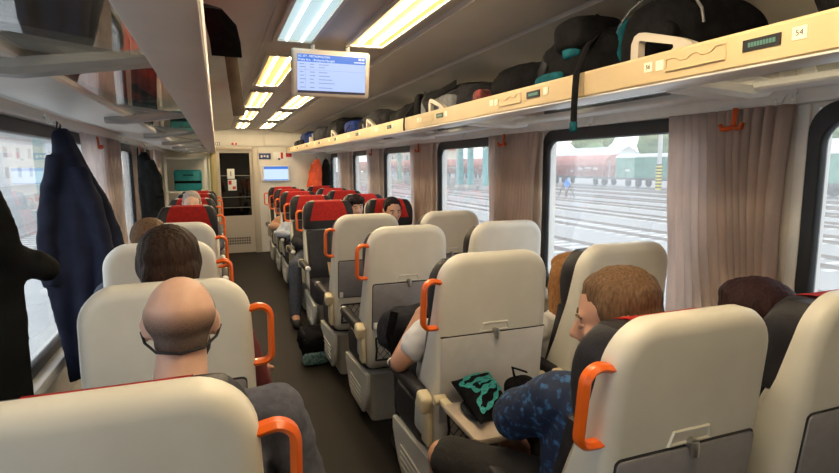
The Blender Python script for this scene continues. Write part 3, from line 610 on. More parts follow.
# backpack on the lap of the white T-shirt passenger
bag('dark backpack held on the lap of the passenger in the white T-shirt', (0.86, 2.42, 0.60), (0.34, 0.22, 0.235), fab_dark, 21, 0.14, 'backpack', 'backpack', None, 0.65, [('strap', [(-0.12, -0.1, 0.24), (-0.15, -0.12, 0.14), (-0.12, -0.11, 0.03)], 0.04, (1, 0, 0), fab_black), ('pocket', (-0.02, -0.1, 0.1), (0.2, 0.06, 0.14), fab_black)])
# ---------------------------------------------------------------- seats
def yr(z): return (1.0 - z) * 0.11
def depth(z):
    t = max(0, min(1, (1.19 - z) / 0.62)); return 0.058 + 0.162 * t * t
OUT = None
def shell_outline():
    p = rrect(-0.236, 0.37, 0.236, 1.19, 0.055, 5)
    q = rrect(-0.236, 0.37, 0.236, 1.19, 0.105, 9)
    top = [a for a in q if a[1] > 0.8]; bot = [a for a in p if a[1] < 0.8]
    top = top[:]; bot = bot[:]
    # subdivide the long sides so the width and depth can vary with height
    pts = []
    left = [(-0.236, z) for z in (0.95, 0.8, 0.65, 0.52)]; right = [(0.236, z) for z in (0.52, 0.65, 0.8, 0.95)]
    pts = top + left + bot + right
    def f(a):
        x, z = a; k = 1.0 - 0.05*max(0, (z-0.9)/0.3) if z > 0.9 else 1.0
        return (x*k, z)
    return [f(a) for a in pts]
def m_shell():
    bm = bmesh.new(); o = shell_outline()
    def ring(d, f): return [(x, yr(z)+f(z), z) for x, z in (inset(o, d) if d else o)]
    rings = [ring(0.040, lambda z: 0.0), ring(0.030, lambda z: 0.0012), ring(0.018, lambda z: 0.006), ring(0.007, lambda z: 0.014),
             ring(0, lambda z: 0.027), ring(0, lambda z: depth(z)*0.6+0.01), ring(0, lambda z: depth(z)), ring(0.010, lambda z: depth(z)+0.004)]
    loft(bm, rings); return bm
def plate(bm, outline, d0, d1, bev):
    """plate lying on the tilted rear plane, from offset d0 (inside) to d1 (towards the viewer behind)"""
    r = [[(x, yr(z)-d0, z) for x, z in outline], [(x, yr(z)-d1+bev*0.6, z) for x, z in outline], [(x, yr(z)-d1, z) for x, z in inset(outline, bev)]]
    loft(bm, r)
def m_seam():
    bm = bmesh.new(); plate(bm, rrect(-0.2085, 0.612, 0.2085, 0.880, 0.016, 4), -0.004, 0.0015, 0.001); return bm
def m_seamtop():
    bm = bmesh.new(); plate(bm, rrect(-0.226, 0.875, 0.226, 0.880, 0.002, 2), -0.004, 0.0015, 0.001); return bm
def m_tray():
    bm = bmesh.new(); plate(bm, rrect(-0.205, 0.616, 0.205, 0.873, 0.014, 4), -0.002, 0.009, 0.004); return bm
def m_recess():
    bm = bmesh.new(); plate(bm, rrect(-0.222, 0.52, 0.222, 0.8745, 0.008, 3), -0.002, 0.003, 0.003); return bm
def m_hinge():
    bm = bmesh.new()
    for s in (-1, 1): obox(bm, (s*0.188, yr(0.635)-0.011, 0.638), (0.024, 0.018, 0.040), None, 0.004)
    return bm
def m_pocket():
    bm = bmesh.new()
    o = [(-0.055, 0.921), (-0.068, 0.880), (0.068, 0.880), (0.055, 0.921)]
    r0 = [(x, yr(z)+0.001, z) for x, z in o]; r1 = [(x, yr(z)-0.005, z) for x, z in inset(o, 0.003)]
    r2 = [(x, yr(z)-0.005, z) for x, z in inset(o, 0.007)]; r3 = [(x, yr(z)-0.0015, z) for x, z in inset(o, 0.010)]
    loft(bm, [r0, r1, r2, r3]); return bm
def m_latch():
    bm = bmesh.new(); y = yr(0.88)
    tube(bm, [(0, y+0.002, 0.885), (0, y-0.016, 0.885)], [0.014, 0.012], 14)
    tube(bm, [(0, y-0.014, 0.889), (0, y-0.017, 0.878), (0, y-0.019, 0.856)], [0.012, 0.011, 0.008], 12)
    return bm
def m_net():
    bm = bmesh.new()
    z0, z1, x0, x1 = 0.435, 0.565, -0.185, 0.185
    def P(x, z): return (x, yr(z)-0.022*math.sin((z-z0)/(z1-z0)*PI*0.9+0.3)-0.006, z)
    for i in range(-6, 15):
        for s in (1, -1):
            pts = []
            for k in range(9):
                z = z0+(z1-z0)*k/8; x = x0+(x1-x0)*i/9 + s*(k/8-0.5)*0.10
                if x0 <= x <= x1: pts.append(P(x, z))
            if len(pts) > 1: tube(bm, pts, 0.0017, 4)
    tube(bm, [P(x0, z1), P(0, z1), P(x1, z1)], 0.006, 6); tube(bm, [P(x0, z0), P(x1, z0)], 0.006, 6)
    for x in (x0, x1): tube(bm, [P(x, z0), P(x, (z0+z1)/2), P(x, z1)], 0.006, 6)
    return bm
def m_handle(s):
    bm = bmesh.new(); w = 0.228
    path = [(w-0.012, 1.086), (w+0.012, 1.092)] + arc((w+0.024, 1.060), 0.034, PI/2, 0, 7) + [(w+0.058, 1.0), (w+0.058, 0.955)] + arc((w+0.030, 0.938), 0.028, 0, -PI/2, 6) + [(w+0.010, 0.909), (w-0.012, 0.912)]
    strap(bm, [(s*x, yr(z)+0.034, z) for x, z in path], 0.036, 0.019, (0, 1, 0))
    return bm
def hr_hw(z):
    h = 0.229
    if z > 1.055: h -= 0.085*(1-math.sqrt(max(0.0, 1-min(1, (z-1.055)/0.12)**2)))
    return h*(1-0.03*max(0, (z-0.95)/0.25))
def hr_par(z):
    t = (z-0.90)/0.30
    yc = yr(z)+0.088; hd = 0.062*(1-0.25*max(0, t-0.7)/0.3); b = 0.050*math.sin(max(0, min(1, t*1.05))*PI)**0.7 if 0 < t*1.05 < 1 else 0.0
    return yc, hd, b
def front_y(x, z, par, hw):
    yc, hd, b = par(z); q = min(1, abs(x)/hw(z)); c = q**2; s = math.sqrt(max(0, 1-c*c))
    return yc+hd*s**0.6+b*q**3
def ringz(z, par, hw, n=40):
    yc, hd, b = par(z); w = hw(z); out = []
    for k in range(n):
        t = 2*PI*k/n; c, s = math.cos(t), math.sin(t)
        x = w*math.copysign(abs(c)**0.5, c); y = yc+hd*math.copysign(abs(s)**0.6, s)
        if s > -0.2: y += b*abs(x/w)**3*min(1, (s+0.2)*2.5)
        out.append((x, y, z))
    return out
def m_headrest():
    bm = bmesh.new(); zs = [0.905, 0.915, 0.94, 0.97, 1.0, 1.03, 1.055, 1.08, 1.095, 1.118, 1.136, 1.150, 1.158]
    rings = [ringz(z, hr_par, hr_hw) for z in zs]
    rings[0] = [(x*0.96, yr(0.9)+0.088+(y-yr(0.9)-0.088)*0.8, z) for x, y, z in rings[0]]
    c = V((0, yr(1.2)+0.085, 1.162)); rings.append([tuple(c+(V(p)-c)*0.6+V((0, 0, 0.0))) for p in rings[-1]])
    loft(bm, rings); return bm
def m_cover():
    bm = bmesh.new(); rows = []
    nu = 14
    for z, w in [(0.985, 0.178), (1.02, 0.168), (1.06, 0.158), (1.1, 0.149), (1.115, 0.142), (1.137, 0.136), (1.15, 0.130), (1.158, 0.126)]:
        rows.append([(w*(2*i/nu-1), front_y(w*(2*i/nu-1), min(z, 1.2), hr_par, hr_hw)+0.006, z) for i in range(nu+1)])
    for y, z in [(0.115, 1.1655), (0.09, 1.1675), (0.066, 1.1675), (0.060, 1.163)]:
        rows.append([(0.12*(2*i/nu-1), yr(1.2)+y, z) for i in range(nu+1)])
    vv = [[bm.verts.new(p) for p in r] for r in rows]
    for a, b in zip(vv, vv[1:]):
        for i in range(nu): bm.faces.new((a[i], a[i+1], b[i+1], b[i]))
    bmesh.ops.solidify(bm, geom=bm.faces[:], thickness=0.004)
    return bm
def br_hw(z): return 0.216
def br_par(z):
    t = (z-0.45)/0.47
    return yr(z)+depth(z)*0.55+0.055, 0.05+0.012*math.sin(t*PI), 0.045
def m_backrest():
    bm = bmesh.new(); zs = [0.44, 0.46, 0.52, 0.58, 0.64, 0.70, 0.76, 0.82, 0.87, 0.905, 0.918]
    rings = [ringz(z, br_par, br_hw) for z in zs]
    for k, f in ((0, 0.9), (-1, 0.9)):
        c = V((0, br_par(zs[k])[0], zs[k])); rings[k] = [tuple(c+(V(p)-c)*f) for p in rings[k]]
    loft(bm, rings); return bm
def m_cushion():
    bm = bmesh.new(); rings = []
    for z, f in [(0.32, 0.93), (0.335, 1.0), (0.44, 1.01), (0.47, 0.98), (0.485, 0.90), (0.49, 0.7)]:
        r = []
        for k in range(44):
            t = 2*PI*k/44; c, s = math.cos(t), math.sin(t)
            x = 0.222*f*math.copysign(abs(c)**0.35, c); y = 0.42+0.235*f*math.copysign(abs(s)**0.35, s)
            r.append((x, y, z+(0.02*abs(x/0.222)**3 if z > 0.45 else 0)))
        rings.append(r)
    loft(bm, rings); return bm
def m_base():
    bm = bmesh.new()
    rings = []
    for z, w, y0, y1 in [(0.0, 0.17, 0.20, 0.50), (0.012, 0.175, 0.195, 0.505), (0.12, 0.18, 0.19, 0.52), (0.28, 0.205, 0.14, 0.58), (0.325, 0.210, 0.12, 0.61)]:
        rings.append([(x, y, z) for x, y in rrect(-w, y0, w, y1, 0.03, 4)])
    loft(bm, rings); return bm
def m_side(s):
    bm = bmesh.new()
    o = [(0.075, 0.345), (0.085, 0.24), (0.13, 0.12), (0.18, 0.08), (0.46, 0.08), (0.52, 0.12), (0.60, 0.25), (0.60, 0.31)]
    x0, x1 = (0.214, 0.238)
    r = [[(s*x0, y, z) for y, z in o], [(s*(x1-0.006), y, z) for y, z in o], [(s*x1, y*0.97+0.01, z*0.97+0.008) for y, z in o]]
    loft(bm, r)
    for k in range(4): obox(bm, (s*0.240, 0.34, 0.13+k*0.030), (0.006, 0.26, 0.014), None, 0.002)
    return bm
def m_arm(s):
    bm = bmesh.new()
    rings = []
    for y, w, h in [(0.11, 0.020, 0.016), (0.13, 0.025, 0.024), (0.3, 0.026, 0.025), (0.46, 0.025, 0.023), (0.49, 0.022, 0.018)]:
        rings.append([(s*0.266+x, y, 0.622+z) for x, z in rrect(-w, -h, w, h, 0.012, 3)])
    loft(bm, rings); return bm
def m_armcap(s):
    bm = bmesh.new(); obox(bm, (s*0.266, 0.085, 0.605), (0.052, 0.075, 0.075), Matrix.Rotation(0.3, 3, 'X'), 0.016, 3)
    obox(bm, (s*0.250, 0.10, 0.50), (0.022, 0.075, 0.16), None, 0.006); return bm
def m_armtip(s):
    bm = bmesh.new(); ell(bm, (s*0.266, 0.49, 0.622), (0.026, 0.022, 0.024)); return bm
def m_traytable():
    bm = bmesh.new()
    o = rrect(-0.250, -0.335, 0.225, -0.055, 0.02, 4)
    loft(bm, [[(x*0.99, y, 0.632) for x, y in o], [(x, y, 0.636) for x, y in o], [(x, y, 0.646) for x, y in o], [(x*0.99, y*0.995, 0.650) for x, y in o]])
    return bm
def m_trayarm(s):
    bm = bmesh.new()
    obox(bm, (s*0.228, -0.030, 0.643), (0.036, 0.070, 0.024), None, 0.008)
    tube(bm, [(s*0.262, 0.0, 0.645), (s*0.215, 0.0, 0.645)], 0.018, 12)
    return bm
def m_hinge1(s):
    bm = bmesh.new(); obox(bm, (s*0.188, yr(0.635)-0.011, 0.638), (0.024, 0.018, 0.040), None, 0.004); return bm

SM = {}
def sm(key, fn, m, angle=40):
    if key not in SM:
        bm = fn(); bmesh.ops.recalc_face_normals(bm, faces=bm.faces)
        me = bpy.data.meshes.new(key.split('|')[0]); bm.to_mesh(me); bm.free(); setup(me, m, True, angle); SM[key] = me
    return SM[key]
def seat(label, x, y, facing=False, handle=0, tray_open=False, group=None):
    """handle: -1 / +1 = local side with the orange grab handle, 0 = none"""
    t = thing('train_seat', label, 'seat', (x, y, 0), PI if facing else 0.0, group)
    def add(name, key, fn, m, lab=None, angle=40, parent=None):
        o = bpy.data.objects.new(name, sm(name+'|'+key, fn, m, angle)); link(o, parent or t)
        if lab: o['label'] = lab
        return o
    sh = add('back_shell', '', m_shell, cream, None, 50)
    hr = add('headrest', '', m_headrest, leather); hc = add('headrest_cover', '', m_cover, redcl, 'red cloth cover over the headrest')
    if facing:                                     # the headrests of the facing seats are pulled up a little
        for q in (hr, hc): q.location.z = 0.024; q.scale.x = 1.03
    add('backrest', '', m_backrest, leather); add('seat_cushion', '', m_cushion, leather)
    add('seat_base', '', m_base, cream)
    for s in (-1, 1):
        add('side_panel', str(s), lambda: m_side(s), cream)
        a = add('armrest', str(s), lambda: m_arm(s), leather)
        add('armrest_cap', str(s), lambda: m_armcap(s), creamlt, None, 40, a); add('armrest_tip', str(s), lambda: m_armtip(s), white, None, 40, a)
    if not tray_open: add('seam', '', m_seam, darkgap)
    if tray_open:
        add('seam', 'top', m_seamtop, darkgap)
        add('tray_recess', '', m_recess, traypal)
        tt = add('tray_table', '', m_traytable, traytop, 'beige tray table folded down'); [add('tray_hinge', f'o{q}', lambda: m_trayarm(q), creamlt, None, 40, tt) for q in (-1, 1)]
    else:
        tt = add('tray_table', 'c', m_tray, traygry, 'grey tray table folded up'); [add('tray_hinge', f'c{q}', lambda: m_hinge1(q), white, None, 40, tt) for q in (-1, 1)]
    add('latch_pocket', '', m_pocket, cream); add('latch', '', m_latch, steel, 'metal tray latch')
    add('net_pocket', '', m_net, netm, 'black net pocket')
    if handle: add('grab_handle', str(handle), lambda: m_handle(handle), orange, 'orange grab handle')
    return t

XA, XW, XL = 0.975, 1.585, -0.25
GA, GF = 'cream backed seats facing away down the coach', 'black and red seats facing the camera down the coach'
seat('nearest right aisle seat with grey tray up, holding the man in the blue shirt', XA+0.012, 0.86, False, -1, group=GA)
seat('cream aisle seat with its tray folded down under a black and turquoise bag', XA, 1.77, False, -1, True, group=GA)
seat('third cream aisle seat on the right, grey tray up', XA-0.012, 2.74, False, -1, group=GA)
seat('farthest cream aisle seat on the right, just before the red headrests', XA-0.035, 3.52, False, -1, group=GA)
seat('cream window seat cut off by the right edge of the photo', 1.60, 0.86, group=GA)
seat('cream window seat behind the head of the man in the blue patterned shirt', XW+0.01, 1.77, group=GA)
seat('cream window seat directly under the brown curtain between the two middle windows', XW, 2.74, group=GA)
seat('smallest and farthest cream window seat, under the window with the turquoise posts', XW-0.02, 3.52, group=GA)
seat('nearest left cream seat with the bald man sitting in it, at the bottom', -0.185, 0.85, False, 1, group=GA)
seat('left cream seat directly in front of the bald man', -0.155, 1.65, False, 1, group=GA)
seat('third left cream seat, in front of the dark haired passenger', XL, 2.55, False, 1, group=GA)
seat('farthest left cream seat, just before the left row of red headrests', XL-0.005, 3.42, False, 1, group=GA)
FY = [5.15, 6.12, 7.12, 7.92, 8.82]
nm = ['first', 'second', 'third', 'fourth', 'fifth']
for i, y in enumerate(FY):
    if i == 0: lb = 'nearest black and red aisle seat facing the camera on the right'
    else: lb = f'{nm[i]} black and red aisle seat facing the camera on the right, from the nearest'
    seat(lb, XA-0.012, y, True, 1, group=GF)
    if i == 0: lb = 'black and red window seat with the man in black sitting in it'
    elif i == 1: lb = 'black and red window seat with the black haired woman sitting in it'
    else: lb = f'{nm[i]} black and red window seat facing the camera on the right, from the nearest'
    seat(lb, XW-0.02, y, True, 0, group=GF)
for i, y in enumerate([5.0, 6.1, 7.12, 7.92]):
    lb = ['nearest black and red seat facing the camera on the left, tallest of its row', 'second facing seat on the left with a grey haired head showing at its headrest',
          'third black and red facing seat on the left, counted from the nearest', 'farthest black and red facing seat on the left, beside the glass door'][i]
    seat(lb, XL+(0.0, -0.01, 0.0, 0.0)[i], y, True, -1, group=GF)
# ---------------------------------------------------------------- room shell
XC = 0.575; XR = 1.93; XLW = -0.85; YB, YE = -1.6, 9.8
bm = bmesh.new(); box(bm, (XLW-0.1, YB, -0.05), (XR+0.1, YE, 0)); struct(fin('floor', bm, floorm))
# ceiling: extruded cross-section
prof = [(1.44, 1.79), (1.40, 1.90), (1.30, 1.975), (1.10, 2.035), (0.90, 2.07), (0.735, 2.092), (0.73, 2.110), (0.70, 2.113), (0.695, 2.095), (0.36, 2.128), (0.355, 2.150), (0.325, 2.155), (0.32, 2.150)]
pr = [(XC-d, z) for d, z in prof] + [(XC+d, z) for d, z in reversed(prof)]
bm = bmesh.new(); prev = None
for y in (YB, YE):
    r = [bm.verts.new((x, y, z)) for x, z in pr]
    if prev:
        for i in range(len(r)-1): bm.faces.new((prev[i], prev[i+1], r[i+1], r[i]))
    prev = r
top = [bm.verts.new((XC+sx*1.46, y, 2.3)) for sx in (-1, 1) for y in (YB, YE)]
bm.faces.new((top[0], top[1], top[3], top[2]))
o = struct(fin('ceiling', bm, ceilc, None, True, 20))
def wall_with_holes(name, x0, x1, zs0, zs1, ztop, holes):
    bm = bmesh.new()
    box(bm, (x0, YB, 0), (x1, YE, zs0)); box(bm, (x0, YB, zs1), (x1, YE, ztop))
    ys = [YB] + [v for h in holes for v in h] + [YE]
    for a, b in zip(ys[::2], ys[1::2]): box(bm, (x0, a, zs0), (x1, b, zs1))
    return struct(fin(name, bm, wallc, None, False))
WR = [(0.80, 1.27), (1.66, 2.90), (3.40, 4.63), (5.15, 6.36), (6.86, 7.97), (8.62, 9.66)]  # first opening shortened out of view to dim the left seat backs
WL = [(-0.6, 1.35), (2.0, 4.55), (5.17, 6.45), (6.95, 8.1)]
wall_with_holes('wall_right', XR, XR+0.08, 0.755, 1.705, 1.86, WR)
wall_with_holes('wall_left', XLW-0.08, XLW, 0.57, 1.725, 1.86, WL)
def window(n, xin, sgn, y0, y1, z0, z1):
    """rounded black rubber frame set in the wall, with its pane"""
    bm = bmesh.new()
    outer = rrect(y0-0.022, z0-0.022, y1+0.022, z1+0.022, 0.10, 8); inner = rrect(y0+0.026, z0+0.030, y1-0.026, z1-0.046, 0.075, 8)
    in2 = rrect(y0+0.020, z0+0.024, y1-0.020, z1-0.040, 0.08, 8)
    def R(p, x): return [(x, y, z) for y, z in p]
    a = xin
    loft(bm, [R(outer, a+sgn*0.004), R(outer, a-sgn*0.010), R(in2, a-sgn*0.012), R(inner, a-sgn*0.004), R(inner, a+sgn*0.022)], False, False)
    f = struct(fin(f'window_{n}', bm, rubber, None, True, 40))
    bm = bmesh.new()
    p = rrect(y0+0.022, z0+0.026, y1-0.022, z1-0.042, 0.08, 8)
    loft(bm, [R(p, a+sgn*0.014), R(p, a+sgn*0.018)]); fin('pane', bm, winglass, f, False)
    return f
n = 1
for y0, y1 in WR: window(n, XR, 1, y0, y1, 0.765, 1.700); n += 1
for y0, y1 in WL: window(n, XLW, -1, y0, y1, 0.58, 1.718); n += 1
# white guide strips between the curtains and the right windows
for k, y in enumerate((1.305, 2.925, 4.665, 6.395, 8.0)):
    bm = bmesh.new(); box(bm, (XR-0.012, y-0.012, 0.80), (XR-0.0005, y+0.028, 1.72), 0.003); struct(fin(f'trim_{k+7}', bm, railc))
# sill ledges
bm = bmesh.new(); box(bm, (XR-0.05, YB, 0.68), (XR-0.001, YE, 0.735), 0.012); struct(fin('trim_1', bm, railc))
bm = bmesh.new(); box(bm, (XLW+0.001, YB, 0.49), (XLW+0.06, YE, 0.55), 0.012); struct(fin('trim_2', bm, railc))
# heater housings along the foot of the walls
bm = bmesh.new(); box(bm, (XR-0.07, YB, 0.001), (XR-0.001, YE, 0.26), 0.01); struct(fin('baseboard_right', bm, wallc))
bm = bmesh.new(); box(bm, (XLW+0.001, YB, 0.001), (XLW+0.08, YE, 0.26), 0.01); struct(fin('baseboard_left', bm, wallc))
# white rails above the windows
def rail(name, s):
    bm = bmesh.new(); q = [(1.355, 1.722), (1.300, 1.722), (1.290, 1.735), (1.285, 1.765), (1.262, 1.790), (1.215, 1.797), (1.215, 1.81), (1.355, 1.81)]
    loft(bm, [[(XC+s*d, YB, z) for d, z in q], [(XC+s*d, YE, z) for d, z in q]])
    return struct(fin(name, bm, railc, None, True, 30))
rail('trim_3', 1)
bm = bmesh.new(); q = [(1.425, 1.74), (1.370, 1.742), (1.355, 1.752), (1.335, 1.785), (1.26, 1.80), (1.18, 1.80), (1.18, 1.815), (1.425, 1.815)]
loft(bm, [[(XC-d, YB, z) for d, z in q], [(XC-d, YE, z) for d, z in q]]); struct(fin('trim_4', bm, railc, None, True, 30))
# back wall behind the camera
bm = bmesh.new(); box(bm, (XLW-0.1, YB-0.06, 0), (XR+0.1, YB, 2.3)); struct(fin('wall_back', bm, wallc, None, False))
# far end wall with the door opening
DX0, DX1, DZ = 0.0, 0.575, 1.79
bm = bmesh.new()
box(bm, (XLW-0.08, YE, 0), (DX0-0.06, YE+0.06, 2.3)); box(bm, (DX1+0.05, YE, 0), (XR+0.08, YE+0.06, 2.3)); box(bm, (DX0-0.06, YE, DZ+0.05), (DX1+0.05, YE+0.06, 2.3))
w = struct(fin('wall_end', bm, wallc, None, False))
bm = bmesh.new(); box(bm, (XLW+0.1, YE-0.025, 1.86), (0.78, YE-0.001, 2.04), 0.004); box(bm, (0.79, YE-0.025, 1.86), (XR-0.1, YE-0.001, 2.04), 0.004); fin('header_panel', bm, wallc, w)
# door frame, door leaf
olive = mat('door_frame_olive', (0.42, 0.35, 0.17), 0.4); framec = mat('door_frame_beige', (0.52, 0.46, 0.38), 0.4)
bm = bmesh.new(); box(bm, (DX0-0.10, YE-0.04, 0), (DX0, YE+0.07, DZ+0.05), 0.006); f = struct(fin('trim_5', bm, olive))
bm = bmesh.new(); box(bm, (DX1, YE-0.03, 0), (DX1+0.10, YE+0.07, DZ+0.05), 0.006); box(bm, (DX0, YE-0.03, DZ), (DX1, YE+0.07, DZ+0.05), 0.004); struct(fin('trim_6', bm, framec))
d = struct(thing('door_1', '', '')); 
for k in ('label', 'category'): del d[k]
d.location = (0, YE+0.01, 0)
bm = bmesh.new()
box(bm, (DX0, 0, 0.01), (DX1, 0.035, 0.66)); box(bm, (DX0, 0, 0.66), (DX0+0.045, 0.035, DZ)); box(bm, (DX1-0.045, 0, 0.66), (DX1, 0.035, DZ)); box(bm, (DX0+0.045, 0, DZ-0.05), (DX1-0.045, 0.035, DZ)); box(bm, (DX0+0.03, -0.006, 0.60), (DX1-0.03, 0, 0.66), 0.002)
fin('door_leaf', bm, mat('door_leaf_beige', (0.50, 0.45, 0.39), 0.4), d, False)
bm = bmesh.new(); box(bm, (DX0+0.045, 0.012, 0.66), (DX1-0.045, 0.018, DZ-0.05)); fin('pane', bm, endglass, d, False)
bm = bmesh.new()
for z in (0.80, 0.98, 1.35): box(bm, (DX0+0.045, 0.004, z), (DX1-0.045, 0.012, z+0.008))
fin('glass_stripe', bm, mat('frosted_stripe', (0.35, 0.34, 0.33), 0.5), d, False)
bm = bmesh.new()
for i in range(10):
    for j in range(3): box(bm, (DX0+0.10+i*0.040, -0.004, 0.16+j*0.045), (DX0+0.128+i*0.040, 0.001, 0.192+j*0.045))
fin('vent_grille', bm, mat('vent_dark', (0.10, 0.09, 0.08), 0.6), d, False)
bm = bmesh.new(); box(bm, (0.155, 0.002, 1.30), (0.275, 0.010, 1.47), 0.003); s = fin('class_sign', bm, white, d)
redp = mat('sign_red', (0.55, 0.03, 0.03), 0.5); bluep = mat('sign_blue', (0.03, 0.06, 0.20), 0.5); blackt = mat('print_black', (0.02, 0.02, 0.02), 0.6)
text('class_number', '1', 0.12, blackt, s, (0.215, 0.001, 1.345), (PI/2, 0, 0), 'CENTER')
bm = bmesh.new(); box(bm, (0.16, 0.002, 1.10), (0.30, 0.010, 1.285), 0.003); s = fin('notice_sign', bm, white, d)
bm = bmesh.new(); box(bm, (0.17, -0.001, 1.20), (0.22, 0.002, 1.27)); box(bm, (0.235, -0.001, 1.12), (0.285, 0.002, 1.17)); fin('notice_mark', bm, redp, s, False)
# vestibule behind the door glass: dark panelling
bm = bmesh.new(); box(bm, (-0.4, YE+1.3, 0), (1.2, YE+1.36, 2.3)); box(bm, (-0.45, YE+0.06, 0), (-0.4, YE+1.36, 2.3)); box(bm, (1.2, YE+0.06, 0), (1.25, YE+1.36, 2.3)); box(bm, (-0.45, YE+0.06, 2.25), (1.25, YE+1.36, 2.3)); box(bm, (-0.45, YE+0.06, -0.05), (1.25, YE+1.36, 0))
struct(fin('wall_vestibule', bm, mat('vestibule_brown', (0.10, 0.07, 0.05), 0.5, col2=(0.06, 0.045, 0.04), scale=3), None, False))
# square signs above the door, sign strip and wall monitor
def sign(nm, lab, x0, z0, x1, z1, m, marks=()):
    bm = bmesh.new(); box(bm, (x0, YE-0.030 if z0 > 1.85 else YE-0.008, z0), (x1, YE-0.0255 if z0 > 1.85 else YE-0.001, z1), 0.002)
    o = fin(nm, bm, m); tag(o, lab, 'sign')
    for a, b, c2, d2, mm in marks:
        bm = bmesh.new(); y = (YE-0.030 if z0 > 1.85 else YE-0.008); box(bm, (a, y-0.002, b), (c2, y+0.0005, d2)); fin('sign_mark', bm, mm, o, False)
    return o
sign('pictogram_sign', 'small dark pictogram sign above the left side of the glass door', -0.02, 1.865, 0.07, 1.92, mat('sign_grey', (0.25, 0.27, 0.26), 0.5), [(0.0, 1.875, 0.02, 1.91, white), (0.035, 1.875, 0.05, 1.91, white)])
sign('pictogram_sign', 'small red pictogram sign above the middle of the glass door', 0.24, 1.865, 0.35, 1.92, white, [(0.25, 1.872, 0.285, 1.913, redp), (0.31, 1.872, 0.342, 1.913, redp)])
sign('coach_sign', 'dark blue sign on the end wall right of the door, above the wall monitor', 0.69, 1.63, 0.89, 1.735, bluep, [(0.72, 1.66, 0.75, 1.70, white), (0.77, 1.67, 0.80, 1.70, white), (0.82, 1.66, 0.85, 1.70, white)])
sign('notice_board', 'white sign with red squares on the end wall below the luggage rack end', 0.93, 1.61, 1.27, 1.755, white, [(1.06, 1.64, 1.10, 1.75, redp), (1.15, 1.67, 1.25, 1.745, redp), (1.01, 1.62, 1.05, 1.65, bluep)])
scr_blue = emis('screen_blue', (0.01, 0.15, 0.62), 1.0); scr_body = emis('screen_pale', (0.42, 0.55, 0.97), 0.95); scr_row = emis('screen_text_grey', (0.27, 0.37, 0.70), 0.75); scr_txt = emis('screen_text_white', (0.8, 0.9, 1.0), 0.9); scr_dark = emis('screen_dark', (0.01, 0.01, 0.05), 0.4)
t = thing('wall_monitor', 'small bright monitor on the end wall above the far seats, right of the glass door', 'monitor', (0.965, YE-0.001, 1.385))
bm = bmesh.new(); box(bm, (-0.235, -0.05, -0.145), (0.235, 0, 0.145), 0.012); fin('housing', bm, white, t)
bm = bmesh.new(); box(bm, (-0.205, -0.053, -0.12), (0.205, -0.0505, 0.12)); fin('display', bm, emis('far_screen_pale', (0.55, 0.72, 0.95), 0.95), t, False)
bm = bmesh.new(); box(bm, (-0.205, -0.055, 0.075), (0.205, -0.0535, 0.12)); box(bm, (-0.205, -0.055, -0.12), (0.205, -0.0535, -0.105)); fin('display_band', bm, scr_blue, t, False)
# grab pole beside the door
bm = bmesh.new(); tube(bm, [(-0.13, YE-0.10, 0.0), (-0.13, YE-0.10, 1.95)], 0.016, 10); tube(bm, [(-0.13, YE-0.10, 0.35), (-0.13, YE-0.001, 0.35)], 0.012, 8); tag(fin('grab_pole', bm, mat('pole_cream', (0.62, 0.58, 0.42), 0.4)), 'pale vertical grab pole left of the glass end door', 'pole')

# ---------------------------------------------------------------- passenger information screen under the ceiling
t = thing('information_screen', 'passenger information screen hanging from the ceiling, blue header on pale list', 'screen', (0.580, 2.85, 1.988))
R = Matrix.Rotation(math.radians(-11), 3, 'X')
t.rotation_euler = (math.radians(9), 0, math.radians(2)); t.scale = (0.92, 0.92, 0.92)
bm = bmesh.new(); box(bm, (-0.222, -0.022, -0.128), (0.222, 0.03, 0.128), 0.016, 3); fin('housing', bm, mat('screen_housing_beige', (0.52, 0.46, 0.40), 0.4), t)
bm = bmesh.new(); box(bm, (-0.193, -0.0245, -0.105), (0.193, -0.0225, 0.100)); fin('display', bm, scr_body, t, False)
bm = bmesh.new(); box(bm, (-0.193, -0.0262, 0.060), (0.193, -0.0250, 0.100)); hd = fin('header_band', bm, scr_blue, t, False)
bm = bmesh.new(); box(bm, (-0.193, -0.0262, -0.105), (0.193, -0.0250, -0.092)); ft = fin('footer_band', bm, scr_dark, t, False)
text('header_text', 'EC 277 - METROPOLITAN', 0.0155, scr_txt, hd, (-0.188, -0.0266, 0.0835), (PI/2, 0, 0))
text('header_text', 'Praha hl.n. - Budapest-Nyugati', 0.0165, scr_txt, hd, (-0.188, -0.0266, 0.0655), (PI/2, 0, 0))
bm = bmesh.new()
for a, b in ((0.150, 0.168), (0.172, 0.185)): box(bm, (a, -0.0268, 0.082), (b, -0.0263, 0.094))
box(bm, (0.125, -0.0268, 0.068), (0.187, -0.0263, 0.074)); fin('clock_text', bm, scr_txt, hd, False)
bm = bmesh.new(); rnd.seed(3)
for i, z in enumerate((0.045, 0.030, 0.004, -0.015, -0.034, -0.053, -0.078)):
    box(bm, (-0.180, -0.0254, z), (-0.180+rnd.uniform(0.02, 0.035), -0.0249, z+0.005)); box(bm, (-0.125, -0.0254, z), (-0.125+rnd.uniform(0.015, 0.03), -0.0249, z+0.005))
    box(bm, (-0.075, -0.0254, z), (-0.075+rnd.uniform(0.03, 0.10), -0.0249, z+0.0045))
box(bm, (-0.150, -0.0254, -0.088), (-0.1485, -0.0249, 0.056)); box(bm, (-0.19, -0.0254, 0.0175), (0.19, -0.0249, 0.019))
fin('list_rows', bm, scr_row, t, False)
bm = bmesh.new(); tube(bm, [(-0.1, 0.03, 0.05), (-0.1, 0.035, 0.185)], 0.014, 8); tube(bm, [(0.1, 0.03, 0.05), (0.1, 0.035, 0.185)], 0.014, 8); fin('bracket', bm, beamg, t)

